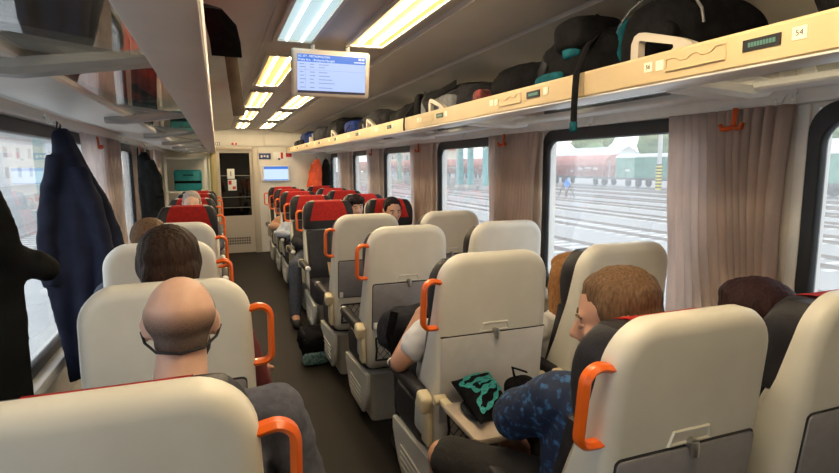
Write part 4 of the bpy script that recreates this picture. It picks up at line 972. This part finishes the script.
# ---------------------------------------------------------------- ceiling lamps: two lines of recessed panels
MY = [(0.15, 1.25), (1.58, 2.82), (3.22, 4.42), (4.82, 6.05), (6.48, 7.63), (8.2, 9.4)]
for side, (x0, x1) in (('left', (XC-0.265, XC-0.10)), ('right', (XC+0.10, XC+0.275))):
    for i, (y0, y1) in enumerate(MY):
        pos = ['over the camera', 'at the top edge of the photo', 'beside the hanging screen', 'second past the screen', 'third past the screen', 'last one before the end wall'][i]
        cool = (side == 'left' and i == 1)
        lab = f"{'cool white' if cool else 'warm yellow'} ceiling light panel in the {side} line, {pos}"
        t = thing('ceiling_light', lab, 'ceiling light', ((x0+x1)/2, (y0+y1)/2, 2.149), group='recessed ceiling light panels')
        w, l = (x1-x0)/2, (y1-y0)/2
        bm = bmesh.new()
        box(bm, (-w-0.018, -l-0.03, -0.018), (-w, l+0.03, 0)); box(bm, (w, -l-0.03, -0.018), (w+0.018, l+0.03, 0))
        box(bm, (-w, -l-0.03, -0.018), (w, -l, 0)); box(bm, (-w, l, -0.018), (w, l+0.03, 0))
        fin('frame', bm, lampbox, t, False)
        bm = bmesh.new(); box(bm, (-w, -l, -0.008), (w, l, -0.002)); fin('diffuser', bm, cool_l if cool else (warm_b if (i + (side == 'right')) % 2 else warm_a), t, False)
        for k in (-0.45, 0.45):
          bm = bmesh.new(); tube(bm, [(k*w, -l+0.01, -0.012), (k*w, l-0.01, -0.012)], 0.0065, 8)
          fin('tube', bm, emis('tube_cool', (0.80, 0.95, 1.0), 6.0) if cool else emis('tube_warm', (1.0, 0.79, 0.49), 66.0), t)

# ---------------------------------------------------------------- luggage racks
def rack(s, label, name='luggage_rack'):
    t = thing(name, label, 'luggage rack', (0, 0, 0))
    X = lambda d: XC+s*d
    seams = [-1.2, 0.17, 1.53, 2.90, 4.27, 5.64, 7.01, 8.38, 9.75]
    for i, (a, b) in enumerate(zip(seams, seams[1:])):
        bm = bmesh.new(); q = [(0.592, 1.739), (0.585, 1.746), (0.583, 1.816), (0.587, 1.823), (0.598, 1.823), (0.604, 1.815), (0.606, 1.739)]
        loft(bm, [[(X(d), y, z) for d, z in q] for y in (a+0.002, b-0.002)])
        fin('fascia', bm, fascl if s < 0 else fasc, t, True, 25)
    bm = bmesh.new(); q = [(0.588, 1.737), (0.600, 1.7335), (0.690, 1.7345), (0.698, 1.738), (0.698, 1.760), (0.690, 1.760), (0.688, 1.742), (0.588, 1.742)]
    loft(bm, [[(X(d), y, z) for d, z in q] for y in (YB+0.01, YE-0.01)]); fin('edge_profile', bm, alum if s > 0 else fascl, t, True, 30)
    bm = bmesh.new(); box(bm, (min(X(0.692), X(0.95)), YB+0.01, 1.748), (max(X(0.692), X(0.95)), YE-0.01, 1.756)); fin('glass_shelf', bm, shelfgl, t, False)
    bm = bmesh.new(); q = [(0.935, 1.742), (0.942, 1.736), (1.18, 1.755), (1.30, 1.785), (1.30, 1.80), (0.935, 1.762)]
    loft(bm, [[(X(d), y, z) for d, z in q] for y in (YB+0.01, YE-0.01)]); fin('shelf_plate', bm, railc, t, True, 25)
    for y in ((0.0, 1.36, 2.72, 4.05, 5.30, 6.50, 7.8, 9.1) if s < 0 else (-0.1, 1.24, 2.62, 3.95, 5.3, 6.65, 8.0, 9.3)):
        bm = bmesh.new()
        w = 0.05 if s > 0 else 0.04
        r = []
        for d, zt, zb in (((0.69, 1.757, 1.728), (0.80, 1.757, 1.722), (0.95, 1.748, 1.712), (1.02, 1.744, 1.722)) if s > 0 else ((0.672, 1.774, 1.746), (0.80, 1.757, 1.727), (0.95, 1.738, 1.706), (1.02, 1.732, 1.708))):
            r.append([(X(d), y+a, z) for a, z in ((-w, zb+0.012), (-w*0.7, zb), (w*0.7, zb), (w, zb+0.012), (w, zt), (-w, zt))])
        loft(bm, r); fin('bracket', bm, beamg if s < 0 else railc, t, True, 30)
    return t
rl = rack(-1, 'left luggage rack with glass shelf and slanted grey front above the single seats')
rr = rack(1, 'right luggage rack with beige seat number front running the length of the coach')
# seat displays, card slots and number stickers on the right fascia
FM = Matrix(((0, -0.097, 0), (1, 0, 0), (0, 0.064, 0)))   # local (u along +Y, v up the slant)
nrm = V((-1, 0, -0.028)).normalized(); vup = V((-0.028, 0, 1)).normalized()
def fpos(y, v, off): 
    p = V((XC+0.5855, y, 1.740)) + vup*(v*0.083) + nrm*off; return p
def fplate(bm, y0, y1, v0, v1, o0, o1):
    r = [[fpos(a, b, o) for a, b in ((y0, v0), (y1, v0), (y1, v1), (y0, v1))] for o in (o0, o1)]
    loft(bm, r)
green = emis('display_green', (0.20, 0.62, 0.38), 0.35)
ftr = Matrix((vup.cross(nrm), vup, nrm)).transposed()
def ftext(s, y, v, size, parent):
    o = text('seat_number', s, size, blackt, parent, fpos(y, v, 0.0022), (0, 0, 0), 'CENTER', 0.0004)
    o.rotation_euler = Matrix((V((0, -1, 0)), vup, V((0, -1, 0)).cross(vup))).transposed().to_euler()
for i in range(10):
    y = 0.80+i*0.935
    bm = bmesh.new(); fplate(bm, y+0.055, y+0.145, 0.42, 0.72, -0.001, 0.004); dsp = fin('seat_display', bm, blackp, rr, False)
    bm = bmesh.new(); rnd.seed(i)
    u = y+0.066
    while u < y+0.130:
        wd = rnd.uniform(0.004, 0.007); fplate(bm, u, u+wd, 0.51, 0.63, 0.004, 0.0048); u += wd+0.0018
    fin('display_glyphs', bm, green, dsp, False)
    for k, (a, lab) in enumerate(((y, '54'), (y+0.425, '56'))):
        bm = bmesh.new(); fplate(bm, a, a+0.031, 0.44, 0.76, -0.001, 0.002); st = fin('number_sticker', bm, sticker, rr, False)
        if i == 0: ftext(lab, a+0.0155, 0.54, 0.017, st)
    bm = bmesh.new(); fplate(bm, y+0.385, y+0.412, 0.42, 0.74, -0.001, 0.002); fin('number_sticker', bm, sticker, rr, False)
    # card slot: thin raised frame with a notched top edge
    bm = bmesh.new(); a, b = y+0.19, y+0.375
    pts = [(a, 0.78), (a, 0.34), (b, 0.34), (b, 0.72), (b-0.03, 0.72), (b-0.045, 0.6), (b-0.07, 0.6), (b-0.085, 0.72), (a+0.085, 0.74), (a+0.07, 0.62), (a+0.045, 0.62), (a+0.03, 0.78), (a, 0.78)]
    tube(bm, [fpos(p, q, 0.0018) for p, q in pts], 0.0016, 5); tube(bm, [fpos(a, 0.34, 0.003), fpos(b, 0.34, 0.003)], 0.0028, 6)
    fin('card_slot', bm, fasc, rr)
# cream triangular dividers standing on the right rack front
for i, y in enumerate((1.34, 3.0, 4.42, 5.9, 7.4)):
    bm = bmesh.new(); L = 0.235
    o = [(0, 0), (0, 0.060)] + [(0.012, 0.082), (0.030, 0.088), (0.055, 0.084), (L-0.055, 0.044), (L-0.015, 0.026), (L, 0.012), (L, 0)]
    h = [(0.030, 0.016), (0.030, 0.036), (0.030, 0.060), (0.034, 0.064), (0.040, 0.064), (0.06, 0.058), (L-0.075, 0.030), (L-0.072, 0.022), (L-0.080, 0.016)]
    def R(p, x): return [(x, y-a, 1.812+b) for a, b in p]
    x0, x1 = XC+0.607, XC+0.632
    rings = [R(o, x0), R(o, x1)]
    A = [[bm.verts.new(p) for p in R(o, x)] for x in (x0, x1)]; B = [[bm.verts.new(p) for p in R(h, x)] for x in (x0, x1)]
    n = len(o)
    for i2 in range(n):
        j = (i2+1) % n
        bm.faces.new((A[0][i2], A[0][j], A[1][j], A[1][i2])); bm.faces.new((B[0][i2], B[1][i2], B[1][j], B[0][j]))
        bm.faces.new((A[0][i2], B[0][i2], B[0][j], A[0][j])); bm.faces.new((A[1][i2], A[1][j], B[1][j], B[1][i2]))
    fin('rack_divider', bm, mat('divider_cream', (0.46, 0.41, 0.35), 0.45), rr, False)

# ---------------------------------------------------------------- hooks on the rails
def white_hook(y, s, lab):
    x = XC+s*(1.285 if s > 0 else 1.345)
    bm = bmesh.new(); z = 1.765 if s > 0 else 1.775
    for k in (-0.018, 0.018):
        tube(bm, [(x, y+k*0.3, z), (x-s*0.012, y+k, z-0.02), (x-s*0.018, y+k*1.3, z-0.042), (x-s*0.034, y+k*1.5, z-0.045), (x-s*0.042, y+k*1.6, z-0.030)], 0.0055, 7)
    obox(bm, (x-s*0.002, y, z), (0.012, 0.045, 0.028), None, 0.004)
    tag(fin('coat_hook', bm, railc), lab, 'hook', 'white double hooks on the rails')
for y, lab in ((1.32, 'white double hook on the right rail, nearest, at the right edge of the photo'), (2.36, 'white double hook above the big right window beside the hanging strap end'), (3.95, 'white double hook above the window with the turquoise posts'), (5.6, 'farthest white double hook on the right rail')):
    white_hook(y, 1, lab)
for y, lab in ((3.12, 'white double hook on the left rail holding the navy coat'), (1.93, 'white double hook on the left rail holding the black coat'), (5.35, 'white double hook on the left rail above the second left window'), (6.9, 'farthest white double hook on the left rail')):
    white_hook(y, -1, lab)
def orange_hook(y, s, lab):
    x = XC+s*(1.27 if s > 0 else 1.335)
    t = []
    bm = bmesh.new(); strap(bm, [(x, y, 1.725), (x-s*0.004, y, 1.68), (x-s*0.004, y, 1.645)], 0.022, 0.012, (0, 1, 0))
    for k in (-1, 1):
        pts = [(x-s*0.006, y, 1.655), (x-s*0.012, y+k*0.02, 1.648), (x-s*0.016, y+k*0.040, 1.650), (x-s*0.018, y+k*0.046, 1.668)]
        tube(bm, pts, [0.009, 0.010, 0.010, 0.008], 8)
    tag(fin('coat_hook', bm, mat('orange_hook', (0.62, 0.09, 0.01), 0.35)), lab, 'hook', 'orange coat hooks between the windows')
for y, lab in ((1.52, 'orange coat hook over the tall curtain at the right of the photo'), (3.28, 'orange coat hook over the brown curtain between the two middle windows'), (4.95, 'orange coat hook over the curtain left of the window with the turquoise posts'), (6.65, 'orange coat hook on the right wall, farthest of them')):
    orange_hook(y, 1, lab)
for y, lab in ((4.28, 'orange coat hook over the pale curtain at the left of the photo'), (6.47, 'orange coat hook above the black coat hanging far down the left side')):
    orange_hook(y, -1, lab)

# ---------------------------------------------------------------- curtains
def curtain(x, s, y0, y1, z0, z1, pleats, lab, m, slant=0.0, amp=0.016, gather=0.0, gy=0.5, seed=0):
    bm = bmesh.new(); nu, nv = pleats*7, 18; rows = []
    for j in range(nv+1):
        v = j/nv; z = z1+(z0-z1)*v; row = []
        for i in range(nu+1):
            u = i/nu
            ug = u + gather*(gy-u)*math.sin(v*PI*0.5)
            ph = 2*PI*pleats*u + 0.9*math.sin(3.1*u*pleats*0.37+seed) + seed
            a = amp*(0.75+0.35*math.sin(5*u+seed*1.7))
            sl = slant*v*v*math.exp(-((u-gy)/0.35)**2)
            y = y0+(y1-y0)*(ug+sl) + 0.006*math.cos(ph)*1.3
            xx = x + a*math.sin(ph) + 0.004*math.sin(9*v+7*u+seed)
            row.append((xx, y, z))
        rows.append(row)
    vv = [[bm.verts.new(p) for p in r] for r in rows]
    for a, b in zip(vv, vv[1:]):
        for i in range(nu): bm.faces.new((a[i], a[i+1], b[i+1], b[i]))
    bmesh.ops.solidify(bm, geom=bm.faces[:], thickness=0.002)
    return tag(fin('curtain', bm, m, None, True, 180), lab, 'curtain', 'window curtains')
curtain(XR-0.060, 1, 1.335, 1.86, 0.80, 1.722, 13, 'tall brown pleated curtain at the right, behind the dark haired woman', curt, -0.22, 0.027, 0.12, 0.45, 1)
curtain(XR-0.060, 1, 2.91, 3.52, 0.80, 1.722, 14, 'brown pleated curtain between the two middle right windows', curt, 0.14, 0.025, 0.16, 0.6, 2)
curtain(XR-0.055, 1, 4.66, 5.28, 0.80, 1.722, 12, 'beige curtain left of the window with the turquoise posts', curt, 0.05, 0.018, 0.0, 0.4, 3)
curtain(XR-0.055, 1, 6.40, 6.98, 0.80, 1.722, 10, 'pale curtain on the right wall behind the man in black', curtl, 0.0, 0.018, 0.0, 0.5, 4)
curtain(XR-0.055, 1, 8.02, 8.80, 0.80, 1.722, 10, 'farthest curtain on the right, beside the orange jacket', curtl, 0.0, 0.018, 0.0, 0.5, 5)
curtain(XLW+0.075, -1, 3.86, 5.15, 0.60, 1.735, 16, 'pale pinkish curtain at the left beside the navy coat', curtl, 0.12, 0.03, 0.12, 0.75, 6)
curtain(XLW+0.07, -1, 6.55, 7.05, 0.60, 1.735, 9, 'pale curtain at the left next to the hanging black coat', curtl, 0.0, 0.022, 0.0, 0.5, 7)
curtain(XLW+0.07, -1, 8.05, 8.75, 0.60, 1.735, 9, 'farthest left curtain, next to the teal suitcase', curtl, 0.0, 0.022, 0.0, 0.5, 8)
# ---------------------------------------------------------------- outside: station yard on the right, platform on the left
GZ = -1.15
ballast = mat('ballast', (0.24, 0.23, 0.215), 0.9, col2=(0.36, 0.345, 0.33), scale=14, lo=0.35, hi=0.65)
platm = mat('platform_paving', (0.42, 0.42, 0.41), 0.85, var=0.06, scale=3)
railm = mat('rail_steel', (0.30, 0.25, 0.22), 0.45, 0.4)
sleeperm = mat('sleeper_concrete', (0.62, 0.60, 0.56), 0.9, var=0.08)
rust = mat('wagon_rust_red', (0.33, 0.10, 0.075), 0.7, var=0.18, scale=1.2)
rustl = mat('wagon_roof_red', (0.46, 0.17, 0.13), 0.65, var=0.12, scale=1.2)
wgreen = mat('wagon_green', (0.11, 0.27, 0.20), 0.7, var=0.15, scale=1.5)
wgrey = mat('wagon_underframe', (0.10, 0.095, 0.09), 0.7)
wlite = mat('wagon_pale_roof', (0.55, 0.56, 0.54), 0.7)
turq = mat('turquoise_paint', (0.10, 0.42, 0.42), 0.5)
yel = mat('stripe_yellow', (0.75, 0.60, 0.04), 0.5)
concrete = mat('concrete_pole', (0.50, 0.49, 0.47), 0.8)
leaf = mat('foliage', (0.17, 0.27, 0.11), 0.9, col2=(0.27, 0.37, 0.16), scale=1.5, bump=0.4, bscale=4)
bm = bmesh.new(); box(bm, (-60, -60, GZ-0.4), (160, 220, GZ-0.12)); struct(fin('ground_yard', bm, ballast, None, False))
def track(x, y0, y1, lab, ns):
    t = thing('railway_track', lab, 'railway track', (x, 0, GZ), 0, 'parallel tracks of the station yard')
    for s in (-1, 1):
        bm = bmesh.new(); q = [(-0.065, -0.15), (0.065, -0.15), (0.02, -0.12), (0.015, -0.04), (0.036, -0.03), (0.036, 0), (-0.036, 0), (-0.036, -0.03), (-0.015, -0.04), (-0.02, -0.12)]
        loft(bm, [[(s*0.75+a, y, b) for a, b in q] for y in (y0, y1)]); fin('rail', bm, railm, t, False)
    if 'slp' not in SM:
        bm = bmesh.new(); r = []
        for z, w, l in ((-0.30, 0.14, 1.26), (-0.13, 0.12, 1.24), (-0.115, 0.10, 1.2)): r.append([(-l, -w, z), (l, -w, z), (l, w, z), (-l, w, z)])
        loft(bm, r); bmesh.ops.recalc_face_normals(bm, faces=bm.faces); me = bpy.data.meshes.new('sleeper'); bm.to_mesh(me); bm.free(); setup(me, sleeperm, False); SM['slp'] = me
    for k in range(ns[0], ns[1]):
        o = bpy.data.objects.new('sleeper', SM['slp']); link(o, t); o.location = (0, k*0.65, 0)
TN = ['first', 'second', 'third', 'fourth', 'fifth', 'sixth', 'seventh', 'eighth']
for i, x in enumerate((6.4, 11.1, 15.8, 20.5, 25.2, 29.9, 34.6, 39.3)):
    yy = x/1.95
    track(x, -20, 190, f'{TN[i]} railway track out from the right windows, running parallel to the coach', (int(yy*0.4/0.65), min(int(yy*0.4/0.65)+95, int(yy*6/0.65))))
track(-6.6, -10, 120, 'railway track outside the left windows, beyond the first platform', (4, 90))
def wheels(t, ys):
    for y in ys:
        for s in (-1, 1):
            bm = bmesh.new(); tube(bm, [(s*0.68, y, 0.46), (s*0.80, y, 0.46)], 0.46, 18); tube(bm, [(s*0.80, y, 0.46), (s*0.9, y, 0.46)], 0.14, 10); fin('wheel', bm, wgrey, t)
def tank_wagon(y0, L, lab, text_marks=True):
    t = thing('freight_wagon', lab, 'freight wagon', (45.5, y0, GZ))
    bm = bmesh.new()
    # hopper body: round roofed, sides tapering inwards to the underframe
    prof2 = [(-1.0, 1.05), (-1.45, 1.9), (-1.5, 2.5)] + [(1.5*math.cos(a), 2.5+1.25*math.sin(a)) for a in [PI-PI*i/10 for i in range(1, 10)]] + [(1.5, 2.5), (1.45, 1.9), (1.0, 1.05)]
    loft(bm, [[(x*f, y, 1.05+(z-1.05)*g) for x, z in prof2] for y, f, g in ((0.9, 0.85, 0.9), (1.1, 1, 1), (L-1.1, 1, 1), (L-0.9, 0.85, 0.9))])
    fin('hopper_body', bm, rust, t, True, 30)
    bm = bmesh.new()
    loft(bm, [[(1.53*math.cos(a), y, 2.52+1.28*math.sin(a)) for a in [PI-PI*i/10 for i in range(0, 11)]] for y in (0.85, L-0.85)]); fin('roof', bm, rustl, t, True, 30)
    bm = bmesh.new(); box(bm, (-1.2, 0.2, 0.8), (1.2, L-0.2, 1.06)); 
    fin('underframe', bm, wgrey, t, False)
    for k in range(7):
        bm = bmesh.new(); y = 1.3+k*(L-2.6)/6; obox(bm, (-1.47, y, 1.85), (0.06, 0.10, 1.5), None); fin('side_rib', bm, rust, t, False)
    bm = bmesh.new()
    for s in (0.35, L-0.35):
        tube(bm, [(-1.25, s, 0.9), (-1.25, s, 3.1)], 0.03, 5)
        for z in (1.4, 1.9, 2.4, 2.9): tube(bm, [(-1.25, s-0.25, z), (-1.25, s+0.25, z)], 0.025, 5)
    fin('ladder', bm, wlite, t)
    bm = bmesh.new(); rnd.seed(int(y0*10))
    for a, b, z in ((2.2, 2.9, 1.95), (3.4, 4.6, 2.0), (5.2, 6.0, 1.92), (7.2, 7.6, 1.6)):
        u = a
        while u < b:
            box(bm, (-1.495, u, z), (-1.47, u+0.14, z+0.28)); u += 0.22
    fin('side_marking', bm, wlite, t, False)
    wheels(t, (1.8, 3.4, L-3.4, L-1.8)); return t
def box_wagon(y0, L, lab):
    t = thing('freight_wagon', lab, 'freight wagon', (45.5, y0, GZ))
    bm = bmesh.new(); box(bm, (-1.4, 0.3, 1.05), (1.4, L-0.3, 3.35), 0.03); fin('body', bm, wgreen, t, False)
    bm = bmesh.new(); loft(bm, [[(1.45*math.cos(a), y, 3.33+0.45*math.sin(a)) for a in [PI-PI*i/10 for i in range(0, 11)]] for y in (0.25, L-0.25)]); fin('roof', bm, wlite, t, True, 30)
    for k in range(9):
        bm = bmesh.new(); obox(bm, (-1.42, 0.6+k*(L-1.2)/8, 2.2), (0.06, 0.12, 2.2)); fin('side_rib', bm, wgreen, t, False)
    bm = bmesh.new(); obox(bm, (-1.45, L*0.5, 2.2), (0.06, 2.6, 2.1)); fin('sliding_door', bm, wgreen, t, False)
    bm = bmesh.new(); box(bm, (-1.2, 0.2, 0.8), (1.2, L-0.2, 1.06)); fin('underframe', bm, wgrey, t, False)
    bm = bmesh.new(); obox(bm, (-1.46, 2.2, 1.9), (0.03, 0.5, 0.35)); obox(bm, (-1.46, L-2.4, 1.9), (0.03, 0.7, 0.3)); fin('side_marking', bm, wlite, t, False)
    wheels(t, (1.8, 3.4, L-3.4, L-1.8)); return t
box_wagon(26.0, 13, 'green boxcar at the right of the big window, cut by the curtain')
box_wagon(39.5, 12.5, 'green boxcar ahead of the yellow striped mast, next to the red hopper wagon')
tank_wagon(52.6, 13.5, 'red hopper wagon standing next to the green boxcars')
tank_wagon(66.6, 13.5, 'red hopper wagon at the left edge of the big right window')
for k in range(7):
    tank_wagon(81+k*14.1, 13.5, ['red hopper wagon behind the turquoise posts, first of that string', 'red hopper wagon behind the turquoise posts, second of that string', 'red hopper wagon behind the turquoise posts, third of that string', 'red hopper wagon seen in the middle window by the man in black', 'red hopper wagon far down the yard, fifth past the turquoise posts', 'red hopper wagon far down the yard, sixth past the turquoise posts', 'last red hopper wagon far down the yard'][k])
def mast(x, y, h, lab, striped=False, m=None):
    t = thing('mast', lab, 'mast', (x, y, GZ-0.12))
    bm = bmesh.new(); tube(bm, [(0, 0, 0), (0, 0, h)], [0.26, 0.17], 10); fin('pole', bm, m or concrete, t)
    if striped:
        for i in range(8):
            bm = bmesh.new(); tube(bm, [(0, 0, 0.15+i*0.32), (0, 0, 0.15+i*0.32+0.16)], 0.30, 10); fin('yellow_stripe', bm, yel, t)
            bm = bmesh.new(); tube(bm, [(0, 0, 0.31+i*0.32), (0, 0, 0.31+i*0.32+0.16)], 0.295, 10); fin('black_stripe', bm, blackp, t)
    bm = bmesh.new(); tube(bm, [(0, 0, h-1.2), (-2.6, 0, h-0.8)], 0.06, 6); fin('arm', bm, concrete, t); return t
mast(41.8, 42.6, 9, 'concrete mast with yellow and black warning stripes in front of the green boxcar', True)
mast(42.0, 63, 9, 'plain concrete mast in front of the red hopper wagons')
mast(42.0, 92, 9, 'plain concrete mast far down the yard, seen past the turquoise posts')
# switch signal board
t = thing('switch_signal', 'low white and blue signal board with triangular frame between the tracks', 'signal', (27.6, 38.2, GZ-0.12))
bm = bmesh.new(); tube(bm, [(0, 0, 0), (0, 0, 0.5)], 0.06, 8); tube(bm, [(0, -1.1, 0), (0, -0.45, 1.0), (0, 0.25, 0.1)], 0.06, 6); tube(bm, [(0, 1.2, 0), (0, 0.55, 1.0), (0, -0.1, 0.1)], 0.06, 6); fin('stand', bm, wgrey, t)
bm = bmesh.new(); obox(bm, (0, 0, 1.15), (0.06, 0.62, 0.62), Matrix.Rotation(PI/4, 3, 'X')); fin('blue_board', bm, mat('signal_blue', (0.05, 0.25, 0.7), 0.5), t, False)
bm = bmesh.new(); obox(bm, (0.04, 2.9, 0.7), (0.06, 0.9, 1.4)); obox(bm, (0.04, 2.9, 1.6), (0.05, 0.5, 0.5)); fin('white_board', bm, white, t, False)
# turquoise station columns and low red building seen through the middle windows
for i, (x, y) in enumerate(((27.3, 58.9), (27.3, 56.2), (27.3, 52.4), (27.3, 82.0))):
    t = thing('station_column', ['turquoise station column at the left of the middle right window', 'turquoise station column in the middle of that window', 'turquoise station column at the right edge of that window, by the curtain', 'turquoise station column farther down, seen in the smaller window'][i], 'column', (x, y, GZ-0.12), 0, 'turquoise station columns')
    bm = bmesh.new(); box(bm, (-0.28, -0.28, 0), (0.28, 0.28, 6.2), 0.03); fin('shaft', bm, turq, t, False)
    bm = bmesh.new(); box(bm, (-0.5, -0.5, 0), (0.5, 0.5, 0.5), 0.03); fin('footing', bm, concrete, t, False)
bm = bmesh.new(); box(bm, (24.5, 48, 5.0), (33, 95, 5.35)); o = tag(fin('platform_canopy', bm, wlite, None, False), 'pale flat canopy roof carried by the turquoise columns outside the right windows', 'canopy')
def house(x, y, w, l, h, mw, mr, lab):
    t = thing('building', lab, 'building', (x, y, GZ-0.12))
    bm = bmesh.new(); box(bm, (-w/2, -l/2, 0), (w/2, l/2, h)); fin('wall', bm, mw, t, False)
    bm = bmesh.new(); loft(bm, [[(-w/2-0.5, yy, h), (0, yy, h+w*0.28), (w/2+0.5, yy, h)] for yy in (-l/2-0.5, l/2+0.5)]); fin('roof', bm, mr, t, False)
    n = max(2, int(l/5))
    s = -1 if x > 0 else 1
    for k in range(n):
        for zz in ([1.2, 4.2] if h > 6 else [1.2]):
            yy = -l/2+(k+0.5)*l/n
            bm = bmesh.new(); box(bm, (s*w/2-0.05, yy-0.7, zz), (s*w/2+0.05, yy+0.7, zz+1.6)); fin('window', bm, mat('far_window', (0.12, 0.15, 0.18), 0.3), t, False)
bld_c = mat('building_cream', (0.68, 0.62, 0.50), 0.8); bld_w = mat('building_white', (0.72, 0.73, 0.72), 0.8); bld_r = mat('building_red_roof', (0.42, 0.16, 0.12), 0.8); bld_b = mat('building_blue_grey', (0.42, 0.52, 0.62), 0.7)
house(92, 116, 12, 24, 3.6, bld_b, wlite, 'blue grey depot hall behind the red hopper wagons')
house(92, 66, 12, 22, 3.2, bld_w, wlite, 'white low hall with pale roof behind the green boxcar')
house(62, 170, 14, 40, 7, bld_c, bld_r, 'cream building with red roof far down the yard on the right')
def tree(x, y, h, r, lab, seed):
    t = thing('tree', lab, 'tree', (x, y, GZ-0.12), 0, 'trees beyond the yard')
    bm = bmesh.new(); rnd.seed(seed)
    for k in range(9):
        a = rnd.uniform(0, 2*PI); q = rnd.uniform(0, 0.6)*r
        ell(bm, (q*math.cos(a), q*math.sin(a), h*rnd.uniform(0.5, 0.88)), (r*0.5, r*0.5, r*0.45), None, 10, 7)
    for v in bm.verts: v.co += V((noise.noise(v.co*0.8), noise.noise(v.co*0.8+V((7, 0, 0))), noise.noise(v.co*0.8+V((0, 9, 0)))))*r*0.18
    fin('crown', bm, leaf, t, True, 180)
    bm = bmesh.new(); tube(bm, [(0, 0, 0), (0, 0, h*0.6)], [0.35, 0.2], 8); fin('trunk', bm, mat('bark', (0.16, 0.11, 0.08), 0.9), t)
for k, (x, y, h, r) in enumerate(((112, 45, 9, 7), (118, 60, 10, 8), (116, 76, 9.5, 7), (120, 90, 10.5, 8), (118, 122, 10, 8), (110, 140, 9.5, 7), (100, 158, 10, 8), (116, 28, 9, 7))):
    tree(x, y, h*1.35, r, f'{TN[k]} bushy green tree along the skyline beyond the yard, counted from the right' if k < 7 else 'green tree on the skyline hidden near the tall right curtain', k)
# left side: low platform, turquoise canopy columns, buildings
bm = bmesh.new(); box(bm, (-4.6, -40, GZ-0.2), (-1.75, 160, GZ+0.32)); struct(fin('platform_left', bm, platm, None, False))
bm = bmesh.new(); box(bm, (-16.5, -40, GZ-0.2), (-9.0, 160, GZ+0.32)); struct(fin('platform_far', bm, platm, None, False))
for k in range(6):
    t = thing('canopy_column', ['turquoise canopy column at the left edge of the photo, behind the black coat', 'second turquoise canopy column on the far left platform', 'third turquoise canopy column on the far left platform', 'fourth turquoise canopy column on the far left platform', 'fifth turquoise canopy column on the far left platform', 'last turquoise canopy column on the far left platform'][k], 'column', (-11.5, 30.5+k*14, GZ+0.32), 0, 'canopy columns outside the left windows')
    bm = bmesh.new(); box(bm, (-0.30, -0.30, 0), (0.30, 0.30, 4.6), 0.03); fin('shaft', bm, turq, t, False)
    bm = bmesh.new(); box(bm, (-0.42, -0.42, 0), (0.42, 0.42, 0.5), 0.03); fin('footing', bm, rust, t, False)
bm = bmesh.new(); box(bm, (-15, 24, GZ+4.9), (-8.0, 120, GZ+5.6)); tag(fin('platform_canopy', bm, mat('canopy_grey', (0.40, 0.42, 0.43), 0.6), None, False), 'grey platform canopy with turquoise columns outside the left windows', 'canopy')
for i, (x, y, w, l, h, m1) in enumerate(((-34, 78, 10, 20, 8, bld_c), (-34, 104, 10, 22, 7, bld_w), (-36, 140, 12, 40, 9, bld_b))):
    house(x, y, w, l, h, m1, bld_r, ['cream station building with red roof outside the left window', 'white station building with red roof beyond the cream one', 'blue grey building far down the left platform'][i])
# ---------------------------------------------------------------- world, sun, camera
wd = bpy.data.worlds.new('World'); bpy.context.scene.world = wd; wd.use_nodes = True
nt = wd.node_tree; bg = nt.nodes['Background']
tcw = nt.nodes.new('ShaderNodeTexCoord'); spx = nt.nodes.new('ShaderNodeSeparateXYZ'); rmp = nt.nodes.new('ShaderNodeValToRGB')
nt.links.new(tcw.outputs['Generated'], spx.inputs[0]); nt.links.new(spx.outputs['Z'], rmp.inputs['Fac'])
e = rmp.color_ramp.elements
e[0].position = 0.0; e[0].color = (0.98, 0.97, 0.95, 1); e[1].position = 0.6; e[1].color = (0.80, 0.88, 1.0, 1)
nt.links.new(rmp.outputs['Color'], bg.inputs['Color']); bg.inputs['Strength'].default_value = 1.95
sl = bpy.data.lights.new('sun', 'SUN'); sl.energy = 0.9; sl.angle = math.radians(6); sl.color = (1.0, 0.96, 0.9)
so = bpy.data.objects.new('sun', sl); C.objects.link(so); so.rotation_euler = (math.radians(25), math.radians(8), 0)

W_, H_, F_ = 839, 473, 536.0
dx, dy = 217-W_/2, 166-H_/2
d = V((dx, dy, F_)).normalized(); roll = -0.006
u0 = V((math.sin(roll), -math.cos(roll), 0)); k = -(u0.dot(d))/d.z
u = V((u0.x, u0.y, k)).normalized(); xx = d.cross(u)
# rows: world axes in camera (right, down, forward) coordinates -> camera axes in world coordinates
right = V((xx.x, d.x, u.x)); down = V((xx.y, d.y, u.y)); fwd = V((xx.z, d.z, u.z))
cam = bpy.data.cameras.new('camera'); co = bpy.data.objects.new('camera', cam); C.objects.link(co)
cam.sensor_width = 36; cam.lens = F_*36/W_; cam.clip_start = 0.05; cam.clip_end = 600
co.matrix_world = Matrix((( right.x, -down.x, -fwd.x, 0), (right.y, -down.y, -fwd.y, 0), (right.z, -down.z, -fwd.z, 1.52), (0, 0, 0, 1)))
sc = bpy.context.scene; sc.camera = co
sc.view_settings.view_transform = 'Standard'; sc.view_settings.look = 'None'; sc.view_settings.gamma = 1; sc.view_settings.use_curve_mapping = False
sc.view_settings.exposure = 0.27
sc.cycles.max_bounces = 8; sc.cycles.diffuse_bounces = 5; sc.cycles.transparent_max_bounces = 12
sc.cycles.use_denoising = True; sc.cycles.sample_clamp_indirect = 6.0
bpy.data.scenes.remove(TMP)
